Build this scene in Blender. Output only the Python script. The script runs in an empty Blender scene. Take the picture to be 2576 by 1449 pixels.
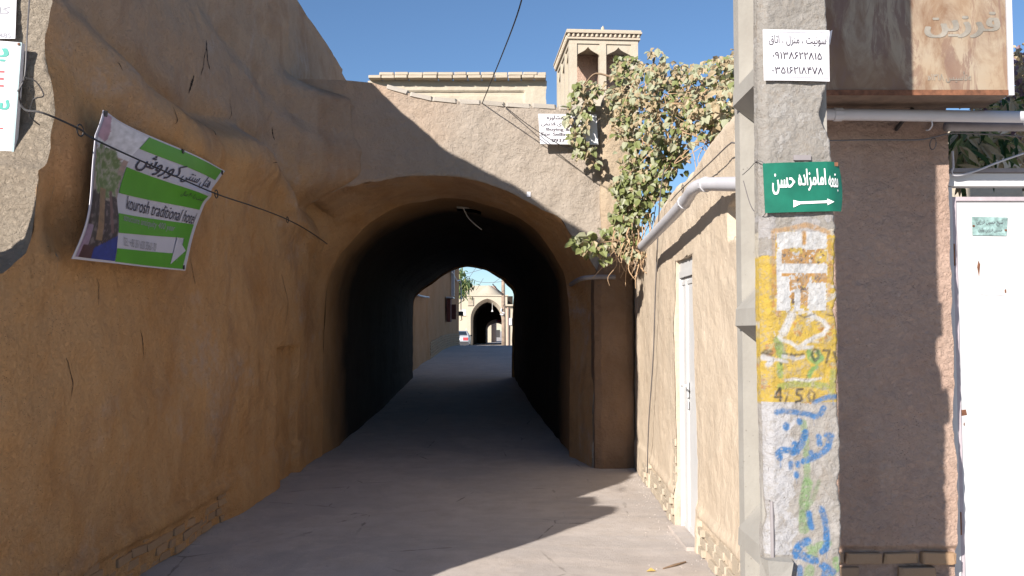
import bpy, bmesh, math, random
from mathutils import Vector, noise, Matrix
random.seed(7)
C = bpy.context.scene.collection
sc = bpy.context.scene
R = math.radians

# ------------------------------------------------------------------ camera, sky, sun, exposure
FPX, HORIZ = 2190.0, 830.0
PITCH = math.atan((HORIZ - 724.5) / FPX)
CH = 1.6
cam = bpy.data.cameras.new("camera"); co = bpy.data.objects.new("camera", cam); C.objects.link(co)
cam.sensor_width = 36; cam.lens = 36 * FPX / 2576
cam.clip_start = 0.05; cam.clip_end = 2000
co.location = (0, 0, CH); co.rotation_euler = (R(90) + PITCH, 0, 0)
sc.camera = co
SUN = Vector((1.0, 1.36, -0.79)).normalized()          # direction the light travels
EL = math.asin(-SUN.z); AZ = math.atan2(-SUN.x, -SUN.y)
world = bpy.data.worlds.new("World"); sc.world = world; world.use_nodes = True
wn = world.node_tree; wn.nodes.clear()
sky = wn.nodes.new("ShaderNodeTexSky"); sky.sky_type = 'NISHITA'; sky.sun_disc = False
sky.sun_elevation = EL; sky.sun_rotation = AZ % (2 * math.pi)
sky.altitude = 400; sky.air_density = 1.0; sky.dust_density = 0.1; sky.ozone_density = 5.0
bg = wn.nodes.new("ShaderNodeBackground"); bg.inputs[1].default_value = 0.078
wo = wn.nodes.new("ShaderNodeOutputWorld")
wn.links.new(sky.outputs[0], bg.inputs[0]); wn.links.new(bg.outputs[0], wo.inputs[0])
sl = bpy.data.lights.new("sun", 'SUN'); sl.energy = 5.0; sl.angle = R(0.55); sl.color = (1.0, 0.94, 0.87)
so = bpy.data.objects.new("sun", sl); C.objects.link(so); so.location = (-10, -14, 12)
so.rotation_euler = SUN.to_track_quat('-Z', 'Y').to_euler()
sc.view_settings.view_transform = 'Standard'; sc.view_settings.look = 'None'
sc.view_settings.exposure = 0.8; sc.view_settings.gamma = 1.0; sc.view_settings.use_curve_mapping = False
sc.cycles.max_bounces = 6; sc.cycles.diffuse_bounces = 2

# ------------------------------------------------------------------ helpers
def P(px, py, Y):
    u = (px - 1288.0) / FPX; v = (724.5 - py) / FPX
    k = Y / (math.cos(PITCH) - v * math.sin(PITCH))
    return Vector((u * k, Y, CH + (math.sin(PITCH) + v * math.cos(PITCH)) * k))
def PX(px, py, X):
    p = P(px, py, 1.0); return P(px, py, X / p.x)
def to_px(X, Y, z):
    dz = z - CH; c, s = math.cos(PITCH), math.sin(PITCH)
    d = Y * c + dz * s; v = (-Y * s + dz * c) / d
    return 1288 + FPX * X / d, 724.5 - FPX * v
def sstep(a, b, x):
    t = max(0.0, min(1.0, (x - a) / (b - a))); return t * t * (3 - 2 * t)
def interp(pts, x):
    if x <= pts[0][0]: return pts[0][1]
    for (a, va), (b, vb) in zip(pts, pts[1:]):
        if x <= b: return va + (vb - va) * (x - a) / (b - a)
    return pts[-1][1]
def fb(x, y, z, s, oct=4):
    return noise.fractal(Vector((x * s, y * s, z * s)), 0.9, 2.1, oct)
def gz(Y):
    return interp([(12, 0), (16, .2), (20, .52), (25, .72), (30, .9), (34, .95), (38, .93), (50, .6), (70, .1), (2000, .1)], Y)

def link(o, root=None):
    C.objects.link(o)
    if root is not None:
        o.parent = root; o.location = o.location - root.location
    return o
def thing(name, label, cat, loc=(0, 0, 0), group=None):
    o = bpy.data.objects.new(name, None); C.objects.link(o); o.location = Vector(loc)
    o.empty_display_size = .2
    return tag(o, label, cat, group)
def tag(o, label, cat, group=None):
    o['label'] = label; o['category'] = cat
    if group: o['group'] = group
    return o
def mesh(name, verts, faces, mat, root=None, smooth=False, uvs=None, label=None):
    me = bpy.data.meshes.new(name)
    me.from_pydata([tuple(v) for v in verts], [], faces)
    if mat is not None:
        for m in (mat if isinstance(mat, list) else [mat]): me.materials.append(m)
    if smooth: me.polygons.foreach_set('use_smooth', [True] * len(me.polygons))
    me.update()
    o = bpy.data.objects.new(name, me); link(o, root)
    if label: o['label'] = label
    return o
class MB:
    def __init__(s): s.v = []; s.f = []; s.mi = []
    def add(s, vs, fs, mi=0):
        n = len(s.v); s.v += [tuple(v) for v in vs]
        s.f += [tuple(i + n for i in f) for f in fs]; s.mi += [mi] * len(fs)
    def box(s, a, b, mi=0, jit=0.0):
        x0, y0, z0 = a; x1, y1, z1 = b
        vs = [(x, y, z) for z in (z0, z1) for y in (y0, y1) for x in (x0, x1)]
        if jit: vs = [tuple(c + random.uniform(-jit, jit) for c in v) for v in vs]
        s.add(vs, [(0, 2, 3, 1), (4, 5, 7, 6), (0, 1, 5, 4), (2, 6, 7, 3), (0, 4, 6, 2), (1, 3, 7, 5)], mi)
    def tube(s, pts, r, n=6, mi=0, caps=True):
        pts = [Vector(p) for p in pts]
        rs = r if isinstance(r, list) else [r] * len(pts)
        up = Vector((0.13, 0.21, 0.97)); vs = []
        for i, p in enumerate(pts):
            d = (pts[min(i + 1, len(pts) - 1)] - pts[max(i - 1, 0)])
            if d.length < 1e-9: d = Vector((0, 0, 1))
            d.normalize()
            a = d.cross(up)
            if a.length < .05: a = d.cross(Vector((1, 0, 0)))
            a.normalize(); b = d.cross(a)
            for k in range(n):
                t = 2 * math.pi * k / n
                vs.append(p + (a * math.cos(t) + b * math.sin(t)) * rs[i])
        fs = [(i * n + k, i * n + (k + 1) % n, (i + 1) * n + (k + 1) % n, (i + 1) * n + k) for i in range(len(pts) - 1) for k in range(n)]
        if caps: fs += [tuple(range(n))[::-1], tuple((len(pts) - 1) * n + k for k in range(n))]
        s.add(vs, fs, mi)
    def prism(s, poly, ax, h, mi=0):
        """poly: 3D points (planar), extruded by vector ax*h"""
        poly = [Vector(p) for p in poly]; e = Vector(ax) * h; n = len(poly)
        s.add(poly + [p + e for p in poly], [tuple(range(n)), tuple(range(n, 2 * n))[::-1]] + [(i, i + n, (i + 1) % n + n, (i + 1) % n) for i in range(n)], mi)
    def build(s, name, mat, root=None, smooth=False, label=None):
        o = mesh(name, s.v, s.f, mat, root, smooth, label=label)
        if isinstance(mat, list): o.data.polygons.foreach_set('material_index', s.mi)
        bm = bmesh.new(); bm.from_mesh(o.data); bmesh.ops.recalc_face_normals(bm, faces=bm.faces); bm.to_mesh(o.data); bm.free()
        return o
def grid(name, nu, nv, fn, mat, root=None, skip=None, flip=False, smooth=True):
    vs = [fn(i / nu, j / nv) for j in range(nv + 1) for i in range(nu + 1)]
    fs = []
    for j in range(nv):
        for i in range(nu):
            if skip and skip((i + .5) / nu, (j + .5) / nv): continue
            a = j * (nu + 1) + i
            f = (a, a + 1, a + nu + 2, a + nu + 1)
            fs.append(f[::-1] if flip else f)
    return mesh(name, vs, fs, mat, root, smooth)
def catmull(pts, n=6):
    pts = [Vector(p) for p in pts]; out = []
    for i in range(len(pts) - 1):
        p0 = pts[max(i - 1, 0)]; p1 = pts[i]; p2 = pts[i + 1]; p3 = pts[min(i + 2, len(pts) - 1)]
        for k in range(n):
            t = k / n
            out.append(.5 * ((2 * p1) + (p2 - p0) * t + (2 * p0 - 5 * p1 + 4 * p2 - p3) * t * t + (3 * p1 - p0 - 3 * p2 + p3) * t ** 3))
    out.append(pts[-1]); return out
def resample(pts, n):
    L = [0]
    for a, b in zip(pts, pts[1:]): L.append(L[-1] + (b - a).length)
    out = []; j = 0
    for i in range(n + 1):
        t = L[-1] * i / n
        while j < len(L) - 2 and L[j + 1] < t: j += 1
        k = (t - L[j]) / max(1e-9, L[j + 1] - L[j]); out.append(pts[j].lerp(pts[j + 1], k))
    return out

# ------------------------------------------------------------------ materials
class NT:
    def __init__(s, name):
        s.m = bpy.data.materials.new(name); s.m.use_nodes = True
        s.t = s.m.node_tree; s.t.nodes.clear()
        s.out = s.t.nodes.new("ShaderNodeOutputMaterial"); s.b = s.t.nodes.new("ShaderNodeBsdfPrincipled")
        s.t.links.new(s.b.outputs[0], s.out.inputs[0])
        s.tc = s.t.nodes.new("ShaderNodeTexCoord").outputs['Object']
    def l(s, a, b): s.t.links.new(a, b)
    def noise(s, scale, detail=5, rough=.55, vec=None, stretch=None, dist=0.0):
        v = vec or s.tc
        if stretch:
            mp = s.t.nodes.new("ShaderNodeMapping"); mp.inputs['Scale'].default_value = stretch; s.l(v, mp.inputs[0]); v = mp.outputs[0]
        n = s.t.nodes.new("ShaderNodeTexNoise"); n.inputs['Scale'].default_value = scale; n.inputs['Detail'].default_value = detail
        n.inputs['Roughness'].default_value = rough; n.inputs['Distortion'].default_value = dist; s.l(v, n.inputs['Vector']); return n.outputs[0]
    def voro(s, scale, feature='F1', stretch=None, out='Distance', vec=None):
        v = vec or s.tc
        if stretch:
            mp = s.t.nodes.new("ShaderNodeMapping"); mp.inputs['Scale'].default_value = stretch; s.l(v, mp.inputs[0]); v = mp.outputs[0]
        n = s.t.nodes.new("ShaderNodeTexVoronoi"); n.feature = feature; n.inputs['Scale'].default_value = scale; s.l(v, n.inputs['Vector']); return n.outputs[out]
    def ramp(s, fac, a, b, inv=False):
        n = s.t.nodes.new("ShaderNodeMapRange"); n.inputs[1].default_value = a; n.inputs[2].default_value = b
        if inv: n.inputs[3].default_value = 1; n.inputs[4].default_value = 0
        s.l(fac, n.inputs[0]); return n.outputs[0]
    def mix(s, fac, a, b, mode='MIX'):
        n = s.t.nodes.new("ShaderNodeMix"); n.data_type = 'RGBA'; n.blend_type = mode
        if isinstance(fac, (int, float)): n.inputs[0].default_value = fac
        else: s.l(fac, n.inputs[0])
        for i, c in ((6, a), (7, b)):
            if isinstance(c, (tuple, list)): n.inputs[i].default_value = (*c[:3], 1)
            else: s.l(c, n.inputs[i])
        return n.outputs[2]
    def math(s, op, a, b=None):
        n = s.t.nodes.new("ShaderNodeMath"); n.operation = op
        for i, c in ((0, a), (1, b)):
            if c is None: continue
            if isinstance(c, (int, float)): n.inputs[i].default_value = c
            else: s.l(c, n.inputs[i])
        return n.outputs[0]
    def bump(s, h, strength, dist, prev=None):
        n = s.t.nodes.new("ShaderNodeBump"); n.inputs['Strength'].default_value = strength; n.inputs['Distance'].default_value = dist
        s.l(h, n.inputs['Height'])
        if prev is not None: s.l(prev, n.inputs['Normal'])
        return n.outputs[0]
    def fin(s, col, rough=.9, nrm=None, metal=0.0, spec=None):
        if isinstance(col, (tuple, list)): s.b.inputs['Base Color'].default_value = (*col[:3], 1)
        else: s.l(col, s.b.inputs['Base Color'])
        if isinstance(rough, (int, float)): s.b.inputs['Roughness'].default_value = rough
        else: s.l(rough, s.b.inputs['Roughness'])
        s.b.inputs['Metallic'].default_value = metal
        if spec is not None: s.b.inputs['Specular IOR Level'].default_value = spec
        if nrm is not None: s.l(nrm, s.b.inputs['Normal'])
        return s.m

def plaster(name, ca, cb, cc, rough_bump=1.0, straw=.5, flake=.5, sc_=1.0, zmix=None, xmix=None, ymix=None, stain=False):
    n = NT(name)
    big = n.ramp(n.noise(.9 * sc_, 4, .6), .38, .62); mid = n.ramp(n.noise(3.5 * sc_, 6, .65, dist=.4), .35, .7)
    fine = n.noise(38, 5, .7)
    col = n.mix(big, ca, cb); col = n.mix(n.math('MULTIPLY', mid, .55), col, cc)
    col = n.mix(n.math('MULTIPLY', n.ramp(fine, .3, .75), .22), col, tuple(c * 1.25 for c in ca))
    streak = n.ramp(n.noise(2.2, 5, .65, stretch=(1.6, 1.6, .55)), .54, .75)
    col = n.mix(n.math('MULTIPLY', streak, .3), col, tuple(c * .72 for c in cb))
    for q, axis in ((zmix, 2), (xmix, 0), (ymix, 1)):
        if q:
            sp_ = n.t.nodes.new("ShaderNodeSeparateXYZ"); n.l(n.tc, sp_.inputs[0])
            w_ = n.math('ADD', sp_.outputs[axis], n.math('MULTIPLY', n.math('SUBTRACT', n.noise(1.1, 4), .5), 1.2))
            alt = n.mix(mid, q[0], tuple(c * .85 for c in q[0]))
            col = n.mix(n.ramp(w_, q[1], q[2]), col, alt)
    if stain:   # pale salt bloom, dark damp runs
        bl_ = n.math('MULTIPLY', n.ramp(n.noise(.8, 5, .7, dist=.8), .54, .68), n.ramp(n.noise(9, 5, .7), .35, .6)); col = n.mix(n.math('MULTIPLY', bl_, .55), col, (.56, .47, .42))
        dr_ = n.math('MULTIPLY', n.ramp(n.noise(1.3, 5, .65, stretch=(1, 1, .8), dist=.6), .50, .66), .4); col = n.mix(dr_, col, (.33, .17, .085))
        fl = n.voro(17, stretch=(1, 1, 2.2)); col = n.mix(n.math('MULTIPLY', n.ramp(fl, .05, .10, inv=True), .7), col, (.16, .09, .05))
    # straw pits: small elongated dark flecks
    pit = n.voro(46, stretch=(1, 1, 1.7)); pm = n.ramp(pit, .10, .2, inv=True)
    gate = n.ramp(n.noise(6, 3, .6), .5, .62)
    pitm = n.math('MULTIPLY', n.math('MULTIPLY', pm, gate), straw)
    col = n.mix(pitm, col, tuple(c * .42 for c in cb))
    # hairline cracks
    ed = n.voro(1.3 * sc_, 'DISTANCE_TO_EDGE', vec=None); w = n.noise(7, 4, .6)
    ck = n.math('MULTIPLY', n.ramp(n.math('ADD', ed, n.math('MULTIPLY', n.math('SUBTRACT', w, .5), .07)), .0, .006, inv=True), n.ramp(n.noise(.8, 2), .56, .66))
    ck = n.math('MULTIPLY', ck, flake); col = n.mix(ck, col, tuple(c * .3 for c in cb))
    b = n.bump(n.noise(7, 6, .65), .4 * rough_bump, .07)
    b = n.bump(n.noise(32, 6, .75, dist=.6), .5 * rough_bump, .03, b)
    b = n.bump(n.math('ADD', pitm, ck), -.5, .012, b)
    return n.fin(col, .95, b, spec=.15)
M = {}
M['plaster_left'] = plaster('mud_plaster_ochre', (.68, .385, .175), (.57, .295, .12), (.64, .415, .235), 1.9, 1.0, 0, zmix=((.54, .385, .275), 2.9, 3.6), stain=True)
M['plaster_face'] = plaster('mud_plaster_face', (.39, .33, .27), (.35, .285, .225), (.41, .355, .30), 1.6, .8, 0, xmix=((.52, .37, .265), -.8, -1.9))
M['plaster_warm'] = plaster('mud_plaster_warm', (.53, .435, .33), (.51, .41, .305), (.55, .465, .365), .75, .9, 0)
M['plaster_vault'] = plaster('shade_graded_vault_plaster', (.57, .33, .155), (.48, .26, .11), (.56, .365, .21), 1.3, .3, 0, ymix=((.04, .03, .023), 11.0, 12.7))  # ymix paints the passage's shade into the colour, near black further in
M['plaster_front'] = plaster('mud_plaster_front', (.48, .335, .265), (.40, .27, .205), (.52, .39, .31), 1.7, .9, 0)
M['plaster_far'] = plaster('far_plaster', (.46, .40, .31), (.43, .37, .28), (.48, .42, .34), .6, .3, 0)
M['plaster_alley'] = plaster('alley_plaster', (.43, .235, .12), (.37, .19, .09), (.45, .26, .15), .8, .3, 0)

M['plaster_end'] = plaster('mud_plaster_end', (.38, .32, .25), (.33, .265, .195), (.41, .35, .28), 2.2, .8, 0)
M['plaster_pier'] = plaster('mud_plaster_pier', (.24, .15, .095), (.20, .12, .07), (.28, .19, .13), 1.4, .6, 0, zmix=((.46, .365, .26), 2.2, 3.1))  # browner lower part is shade painted into the plaster, pale above
def brickm(name, a, b, c):
    n = NT(name); oi = n.t.nodes.new("ShaderNodeObjectInfo")
    col = n.mix(oi.outputs['Random'], a, b); col = n.mix(n.math('MULTIPLY', n.ramp(n.noise(22, 5, .7), .35, .7), .5), col, c)
    return n.fin(col, .93, n.bump(n.noise(60, 5, .7), .6, .008), spec=.15)
M['brick'] = brickm('old_brick', (.42, .26, .15), (.34, .22, .14), (.46, .34, .23))
M['brick_pale'] = brickm('pale_brick', (.46, .39, .30), (.40, .33, .25), (.52, .45, .36))
M['brick_cap'] = brickm('capping_brick', (.42, .38, .33), (.36, .32, .27), (.47, .42, .36))

def groundm():
    n = NT('dusty_ground')
    col = n.mix(n.ramp(n.noise(.7, 5, .6), .35, .65), (.56, .49, .435), (.48, .43, .395))
    col = n.mix(n.math('MULTIPLY', n.ramp(n.noise(4, 6, .7), .4, .7), .6), col, (.40, .34, .29))
    agg = n.voro(110); col = n.mix(n.math('MULTIPLY', n.ramp(agg, .08, .3, inv=True), .35), col, (.2, .18, .165))
    pt_ = n.ramp(n.noise(.35, 6, .7, dist=1.5), .50, .56); col = n.mix(n.math('MULTIPLY', pt_, .35), col, (.36, .33, .315))
    sp = n.voro(9); gate = n.ramp(n.noise(3, 2), .55, .6)
    col = n.mix(n.math('MULTIPLY', n.ramp(sp, .03, .06, inv=True), gate), col, (.14, .12, .10))
    ed = n.voro(.9, 'DISTANCE_TO_EDGE'); w = n.noise(5, 5, .65)
    ck = n.math('MULTIPLY', n.ramp(n.math('ADD', ed, n.math('MULTIPLY', n.math('SUBTRACT', w, .5), .07)), 0, .006, inv=True), n.ramp(n.noise(1.1, 2), .5, .6))
    col = n.mix(n.math('MULTIPLY', ck, .6), col, (.15, .13, .11))
    b = n.bump(n.noise(3, 6, .6), .25, .05); b = n.bump(n.noise(90, 4, .8), .5, .008, b); b = n.bump(ck, -.5, .01, b)
    return n.fin(col, .9, b, spec=.2)
M['ground'] = groundm()
def simple(name, col, rough=.6, metal=0.0, var=.12, scale=12, bump=.0, spec=None):
    n = NT(name); c = n.mix(n.ramp(n.noise(scale, 5, .65), .35, .7), tuple(x * (1 - var) for x in col), tuple(min(1, x * (1 + var)) for x in col))
    b = n.bump(n.noise(scale * 4, 4, .7), bump, .005) if bump else None
    return n.fin(c, rough, b, metal, spec)
M['wire'] = simple('black_wire', (.025, .022, .022), .6)
M['wire_pale'] = simple('pale_cable', (.5, .48, .44), .6)
M['wire_grey'] = simple('grey_wire', (.12, .11, .11), .6)
M['pipe'] = simple('pvc_pipe', (.50, .49, .51), .42, 0, .06, 5)
M['pipe_old'] = simple('old_pipe', (.24, .215, .215), .6)
M['white'] = simple('white_enamel', (.56, .555, .55), .5, 0, .05, 3)
M['paper'] = simple('paper', (.66, .65, .67), .7, 0, .05, 9)
M['ink'] = simple('ink', (.045, .035, .05), .7)
M['ink_soft'] = simple('faded_ink', (.30, .29, .32), .7)
M['ink_red'] = simple('red_print', (.42, .04, .05), .6)
M['ink_teal'] = simple('teal_print', (.02, .30, .24), .6)
M['sign_green'] = simple('green_enamel', (.010, .13, .08), .35, 0, .22, 7)
M['sign_white'] = simple('white_paint', (.82, .82, .80), .5)
M['wood'] = simple('weathered_pole_wood', (.30, .22, .16), .85, 0, .25, 5, .4)
M['rust'] = simple('rust', (.17, .07, .035), .85, 0, .4, 25, .3)
M['dark_metal'] = simple('dark_metal', (.05, .045, .045), .5, .3)
M['stem'] = simple('vine_stem', (.24, .16, .10), .9, 0, .3, 20)
M['stem_dry'] = simple('dry_stem', (.48, .32, .19), .9, 0, .25, 20)
def leafm(name, a, b, trans=.25):
    n = NT(name); oi = n.t.nodes.new("ShaderNodeObjectInfo")
    r = n.math('ADD', n.math('MULTIPLY', oi.outputs['Random'], .5), n.math('MULTIPLY', n.ramp(n.noise(6, 3, .7), .3, .7), .5))
    c = n.mix(r, a, b); n.fin(c, .55, None, spec=.35)
    tr = n.t.nodes.new("ShaderNodeBsdfTranslucent"); n.l(c, tr.inputs[0])
    mx = n.t.nodes.new("ShaderNodeMixShader"); mx.inputs[0].default_value = trans
    n.l(n.b.outputs[0], mx.inputs[1]); n.l(tr.outputs[0], mx.inputs[2]); n.l(mx.outputs[0], n.out.inputs[0])
    return n.m
M['leaf_green'] = leafm('leaf_green', (.16, .19, .06), (.29, .31, .13))
M['leaf_pale'] = leafm('leaf_pale', (.32, .34, .21), (.44, .43, .30))
M['leaf_dry'] = leafm('leaf_dry', (.38, .29, .17), (.54, .45, .30))
M['leaf_dark'] = leafm('leaf_dark', (.03, .075, .02), (.07, .12, .04))
M['flower'] = leafm('dry_purple_bloom', (.22, .13, .17), (.34, .25, .26))

# ------------------------------------------------------------------ ground
def street():
    xs = [-400, -150, -60, -25, -12, -8, -6, -5] + [-4.5 + .12 * i for i in range(66)] + [4, 5, 7, 12, 25, 60, 150, 400]
    ys = [-200, -80, -40, -20, -10, -5, -2, 0, 1, 2, 3] + [3.5 + .12 * i for i in range(70)] + [12 + .5 * i for i in range(80)] + [52, 55, 60, 65, 70, 80, 95, 120, 160, 250, 400, 900]
    vs = []
    for y in ys:
        for x in xs:
            z = gz(y)
            if -5 < x < 5 and 0 < y < 45: z += .012 * fb(x, y, 0, 1.3, 3) + .003 * fb(x, y, 3, 9, 2)
            vs.append((x, y, z))
    n = len(xs)
    fs = [(j * n + i, j * n + i + 1, (j + 1) * n + i + 1, (j + 1) * n + i) for j in range(len(ys) - 1) for i in range(n - 1)]
    o = mesh('street', vs, fs, M['ground'], None, True); o['kind'] = 'structure'
street()

# a slightly irregular brick, shared
def brick_meshes(mat, nm):
    out = []
    for k in range(4):
        bm = bmesh.new(); bmesh.ops.create_cube(bm, size=1)
        bmesh.ops.bevel(bm, geom=list(bm.edges), offset=.07, segments=1, affect='EDGES')
        for v in bm.verts: v.co += Vector([random.uniform(-.03, .03) for _ in range(3)])
        me = bpy.data.meshes.new(nm); bm.to_mesh(me); bm.free(); me.materials.append(mat); out.append(me)
    return out
BR = {k: brick_meshes(M[k], 'brick') for k in ('brick', 'brick_pale', 'brick_cap')}
def brick(root, loc, dim, rot=(0, 0, 0), kind='brick', name='brick'):
    o = bpy.data.objects.new(name, random.choice(BR[kind])); o.location = loc; o.scale = dim; o.rotation_euler = rot
    return link(o, root)

# ------------------------------------------------------------------ left mud building
XL0 = -2.42
HTOP = [(4.62, 5.40), (5.3, 5.52), (6.26, 5.56), (7.0, 5.36), (7.5, 5.27), (8.67, 5.28), (9.6, 5.4), (10.6, 5.72), (16, 5.72)]
YEND = 4.58
def XL(Y, z):
    x = XL0
    zs = 3.22 + .10 * math.sin(Y * 1.7) - .25 * sstep(8.6, 10.2, Y)
    x -= (.13 + .20 * sstep(4.9, 6.2, Y) * (1 - .5 * sstep(8.0, 9.6, Y))) * sstep(zs, zs + .24, z)
    x += .10 * math.exp(-((z - zs + .16) / .20) ** 2) * sstep(4.9, 5.6, Y)
    # second diagonal shoulder towards the passage
    z2 = 4.55 - .23 * (Y - 6.5)
    x += .10 * (1 - sstep(z2 - .05, z2 + .22, z)) * sstep(zs, zs + .3, z) * sstep(5.0, 6.0, Y)
    if z > 2.9:
        t = min(.955, max(0, (Y - 8.95) / 1.28)); x += 1.05 * (1 - math.sqrt(1 - t * t)) * sstep(2.95, 3.5, z) * (1 - sstep(4.3, 4.62, z))
    x += (.045 + .05 * sstep(2.6, 3.4, z)) * fb(Y, z, 1.7, .9, 3) + .014 * fb(Y, z, 5, 4, 3) + .005 * fb(Y, z, 9, 15, 3)
    if z < interp([(5.4, 1.02), (5.9, 1.16), (6.6, 1.20), (7.2, 1.34), (9, 1.30)], Y) + .03 * fb(Y, 3, 3, 4) or Y < 5.38 + .05 * fb(z, 3, 3, 3): x += .012 * (1 if Y < 8.9 else 0)
    if 8.98 < Y < 9.86 and z < 1.42: x -= .09
    if z < .37: x += .035 * (1 - sstep(.345, .365, z))
    if z < .27 and Y < 7.7: x -= .05 * (1 - sstep(.22, .27, z)) * (1 - sstep(7.3, 7.7, Y))
    x -= .05 * math.exp(-((Y - YEND) / .16) ** 2) * (.6 + .8 * fb(0, z, 2, 3, 3)) if z > 2.0 else 0
    return x
LOWTOP = [(3.2, 2.62), (3.42, 2.66), (3.6, 2.5), (3.7, 2.4), (3.8, 1.95), (4.1, 1.86), (4.3, 1.97), (4.345, 2.1), (4.36, 2.3), (4.39, 2.41), (4.5, 2.47), (4.6, 2.72)]
bl = thing('mud_building', 'tall ochre mud-plastered building along the left of the alley, brick showing at its foot', 'building', (-3.4, 7, 0))
grid('wall', 300, 210, lambda u, v: (lambda Y: (lambda z: (XL(Y, z), Y, z))(v * interp(HTOP, Y)))(YEND + u * (10.3 - YEND)), M['plaster_left'], bl, flip=False)
grid('wall', 60, 90, lambda u, v: (lambda Y: (lambda z: (XL(Y, z), Y, z))(v * (interp(LOWTOP, Y) + .02 * fb(Y, 0, 0, 5)))) (3.2 + u * (YEND + .02 - 3.2)), M['plaster_left'], bl, flip=False)
def endface(u, v):
    z = 1.0 + v * 4.42; x0 = XL(YEND, z)
    X = x0 - 3.5 * u ** 1.6
    return (X, YEND + (.02 * fb(X, 0, z, 1.6, 4) + .016 * fb(X, 4, z, 7, 3)) * min(1, u * 30), z)
grid('end_wall', 120, 130, endface, M['plaster_end'], bl, flip=True)
mb = MB(); mb.box((-2.66, 3.75, 1.7), (-2.43, 4.03, 2.56), jit=.02); mb.build('added_shadow_block', M['plaster_left'], bl)  # unseen block added so its shadow closes a gap on the ground
# front of the low wall, its top, and the roof and the back, all thick masses
grid('end_wall', 10, 30, lambda u, v: (XL(3.2, v * 2.62) - .5 * u, 3.2 + .01 * fb(u, v, 0, 4), v * 2.62), M['plaster_left'], bl, flip=True)
grid('wall_top', 10, 60, lambda u, v: (lambda Y: (XL(Y, interp(LOWTOP, Y)) - .5 * u, Y, interp(LOWTOP, Y) + .02 * fb(Y, 0, 0, 5) + .03 * math.sin(u * 3)))(3.2 + v * (YEND - 3.2)), M['plaster_end'], bl)
grid('wall', 10, 60, lambda u, v: (lambda Y: (XL0 - .5, Y, u * interp(LOWTOP, Y)))(3.2 + v * (YEND - 3.2)), M['plaster_left'], bl)
grid('roof', 8, 60, lambda u, v: (lambda Y: (XL(Y, interp(HTOP, Y)) - 3.6 * u, Y, interp(HTOP, Y)))(YEND + v * (10.3 - YEND)), M['plaster_left'], bl)
# upper wall behind the passage front
def XU(Y, z): return XL(min(Y, 10.26), z) + .02 * (fb(Y, z, 3, 1.2, 3) - fb(10.2, z, 3, 1.2, 3)) - (.05 if Y > 13.6 else 0)
grid('upper_wall', 140, 60, lambda u, v: (lambda Y, z: (XU(Y, z), Y, z))(10.2 + u * 5.8, 3.4 + v * (interp(HTOP, 10.2 + u * 5.8) - 3.4)), M['plaster_left'], bl)
mb = MB(); mb.box((-6.1, 4.75, 0), (-3.0, 15.9, 5.15)); mb.build('building_core', M['plaster_left'], bl)
mb = MB(); mb.box((-6.0, 16.0, 0), (-2.85, 16.3, 5.72)); mb.box((-6.2, 10.3, 5.5), (-3.0, 16.0, 5.70)); mb.build('rear_wall', M['plaster_left'], bl)
# deep dark cracks and holes in the left wall (thin recessed lips)
def crack(pts, w, root, on=XL):
    mbc = MB()
    q = [PX(a, b, -2.5) for a, b in pts]; q = [Vector((on(p.y, p.z) + .002, p.y, p.z)) for p in q]
    q = resample(catmull(q, 4), 18); ws = [w * (.25 + .75 * math.sin(math.pi * min(1, (i + 1) / 19))) * random.uniform(.5, 1.3) for i in range(19)]
    L, Rr = [], []
    for i, p in enumerate(q):
        off = Vector((0, ws[i], 0)); a = p - off; b = p + off
        L.append((on(a.y, a.z) + .0035, a.y, a.z)); Rr.append((on(b.y, b.z) + .0035, b.y, b.z))
    mid = [(p.x - .03, p.y, p.z) for p in q]
    vs = L + Rr; fs = [(i, i + 19, i + 20, i + 1) for i in range(18)]
    return mesh('crack', vs, fs, M['crack'], root)
M['crack'] = simple('crack_dark', (.03, .02, .012), 1)
for pts, w in (([(566, 100), (560, 140), (562, 175)], .012), ([(530, 190), (528, 215), (524, 235)], .02), ([(558, 110), (545, 190)], .006), ([(490, 300), (494, 322), (488, 340)], .012),
               ([(556, 0), (556, 30)], .012), ([(378, 268), (380, 300), (374, 312)], .006), ([(618, 350), (625, 358)], .014), ([(630, 410), (645, 408)], .014), ([(250, 150), (262, 160), (268, 178)], .006), ([(310, 152), (318, 158)], .014), ([(395, 420), (400, 470), (392, 500)], .005),
               ([(690, 690), (700, 760), (694, 820)], .005), ([(120, 900), (135, 960), (128, 1010)], .004), ([(520, 760), (560, 772), (600, 768)], .004), ([(330, 830), (336, 900)], .004), ([(600, 250), (604, 285), (598, 300)], .008), ([(700, 320), (704, 352)], .008), ([(460, 640), (470, 720)], .004), ([(205, 700), (212, 735), (208, 770)], .004)):
    crack(pts, w, bl)
# bricks at the foot of the left wall
for r_ in range(4):
    y = 4.15 + (.11 if r_ % 2 else 0)
    while y < 7.55:
        L = random.uniform(.19, .215); z = .03 + r_ * .066
        if z < .26 - .02 * random.random() and random.random() < .88 - (.35 if r_ == 3 else 0):
            brick(bl, (XL0 - .047 + random.uniform(-.012, .014) + .045 * fb(y, z, 1.7, .9, 3), y, z), (.10, L - .012, .055), (random.uniform(-.05, .05), random.uniform(-.12, .12), random.uniform(-.09, .09)))
        y += L

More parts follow.
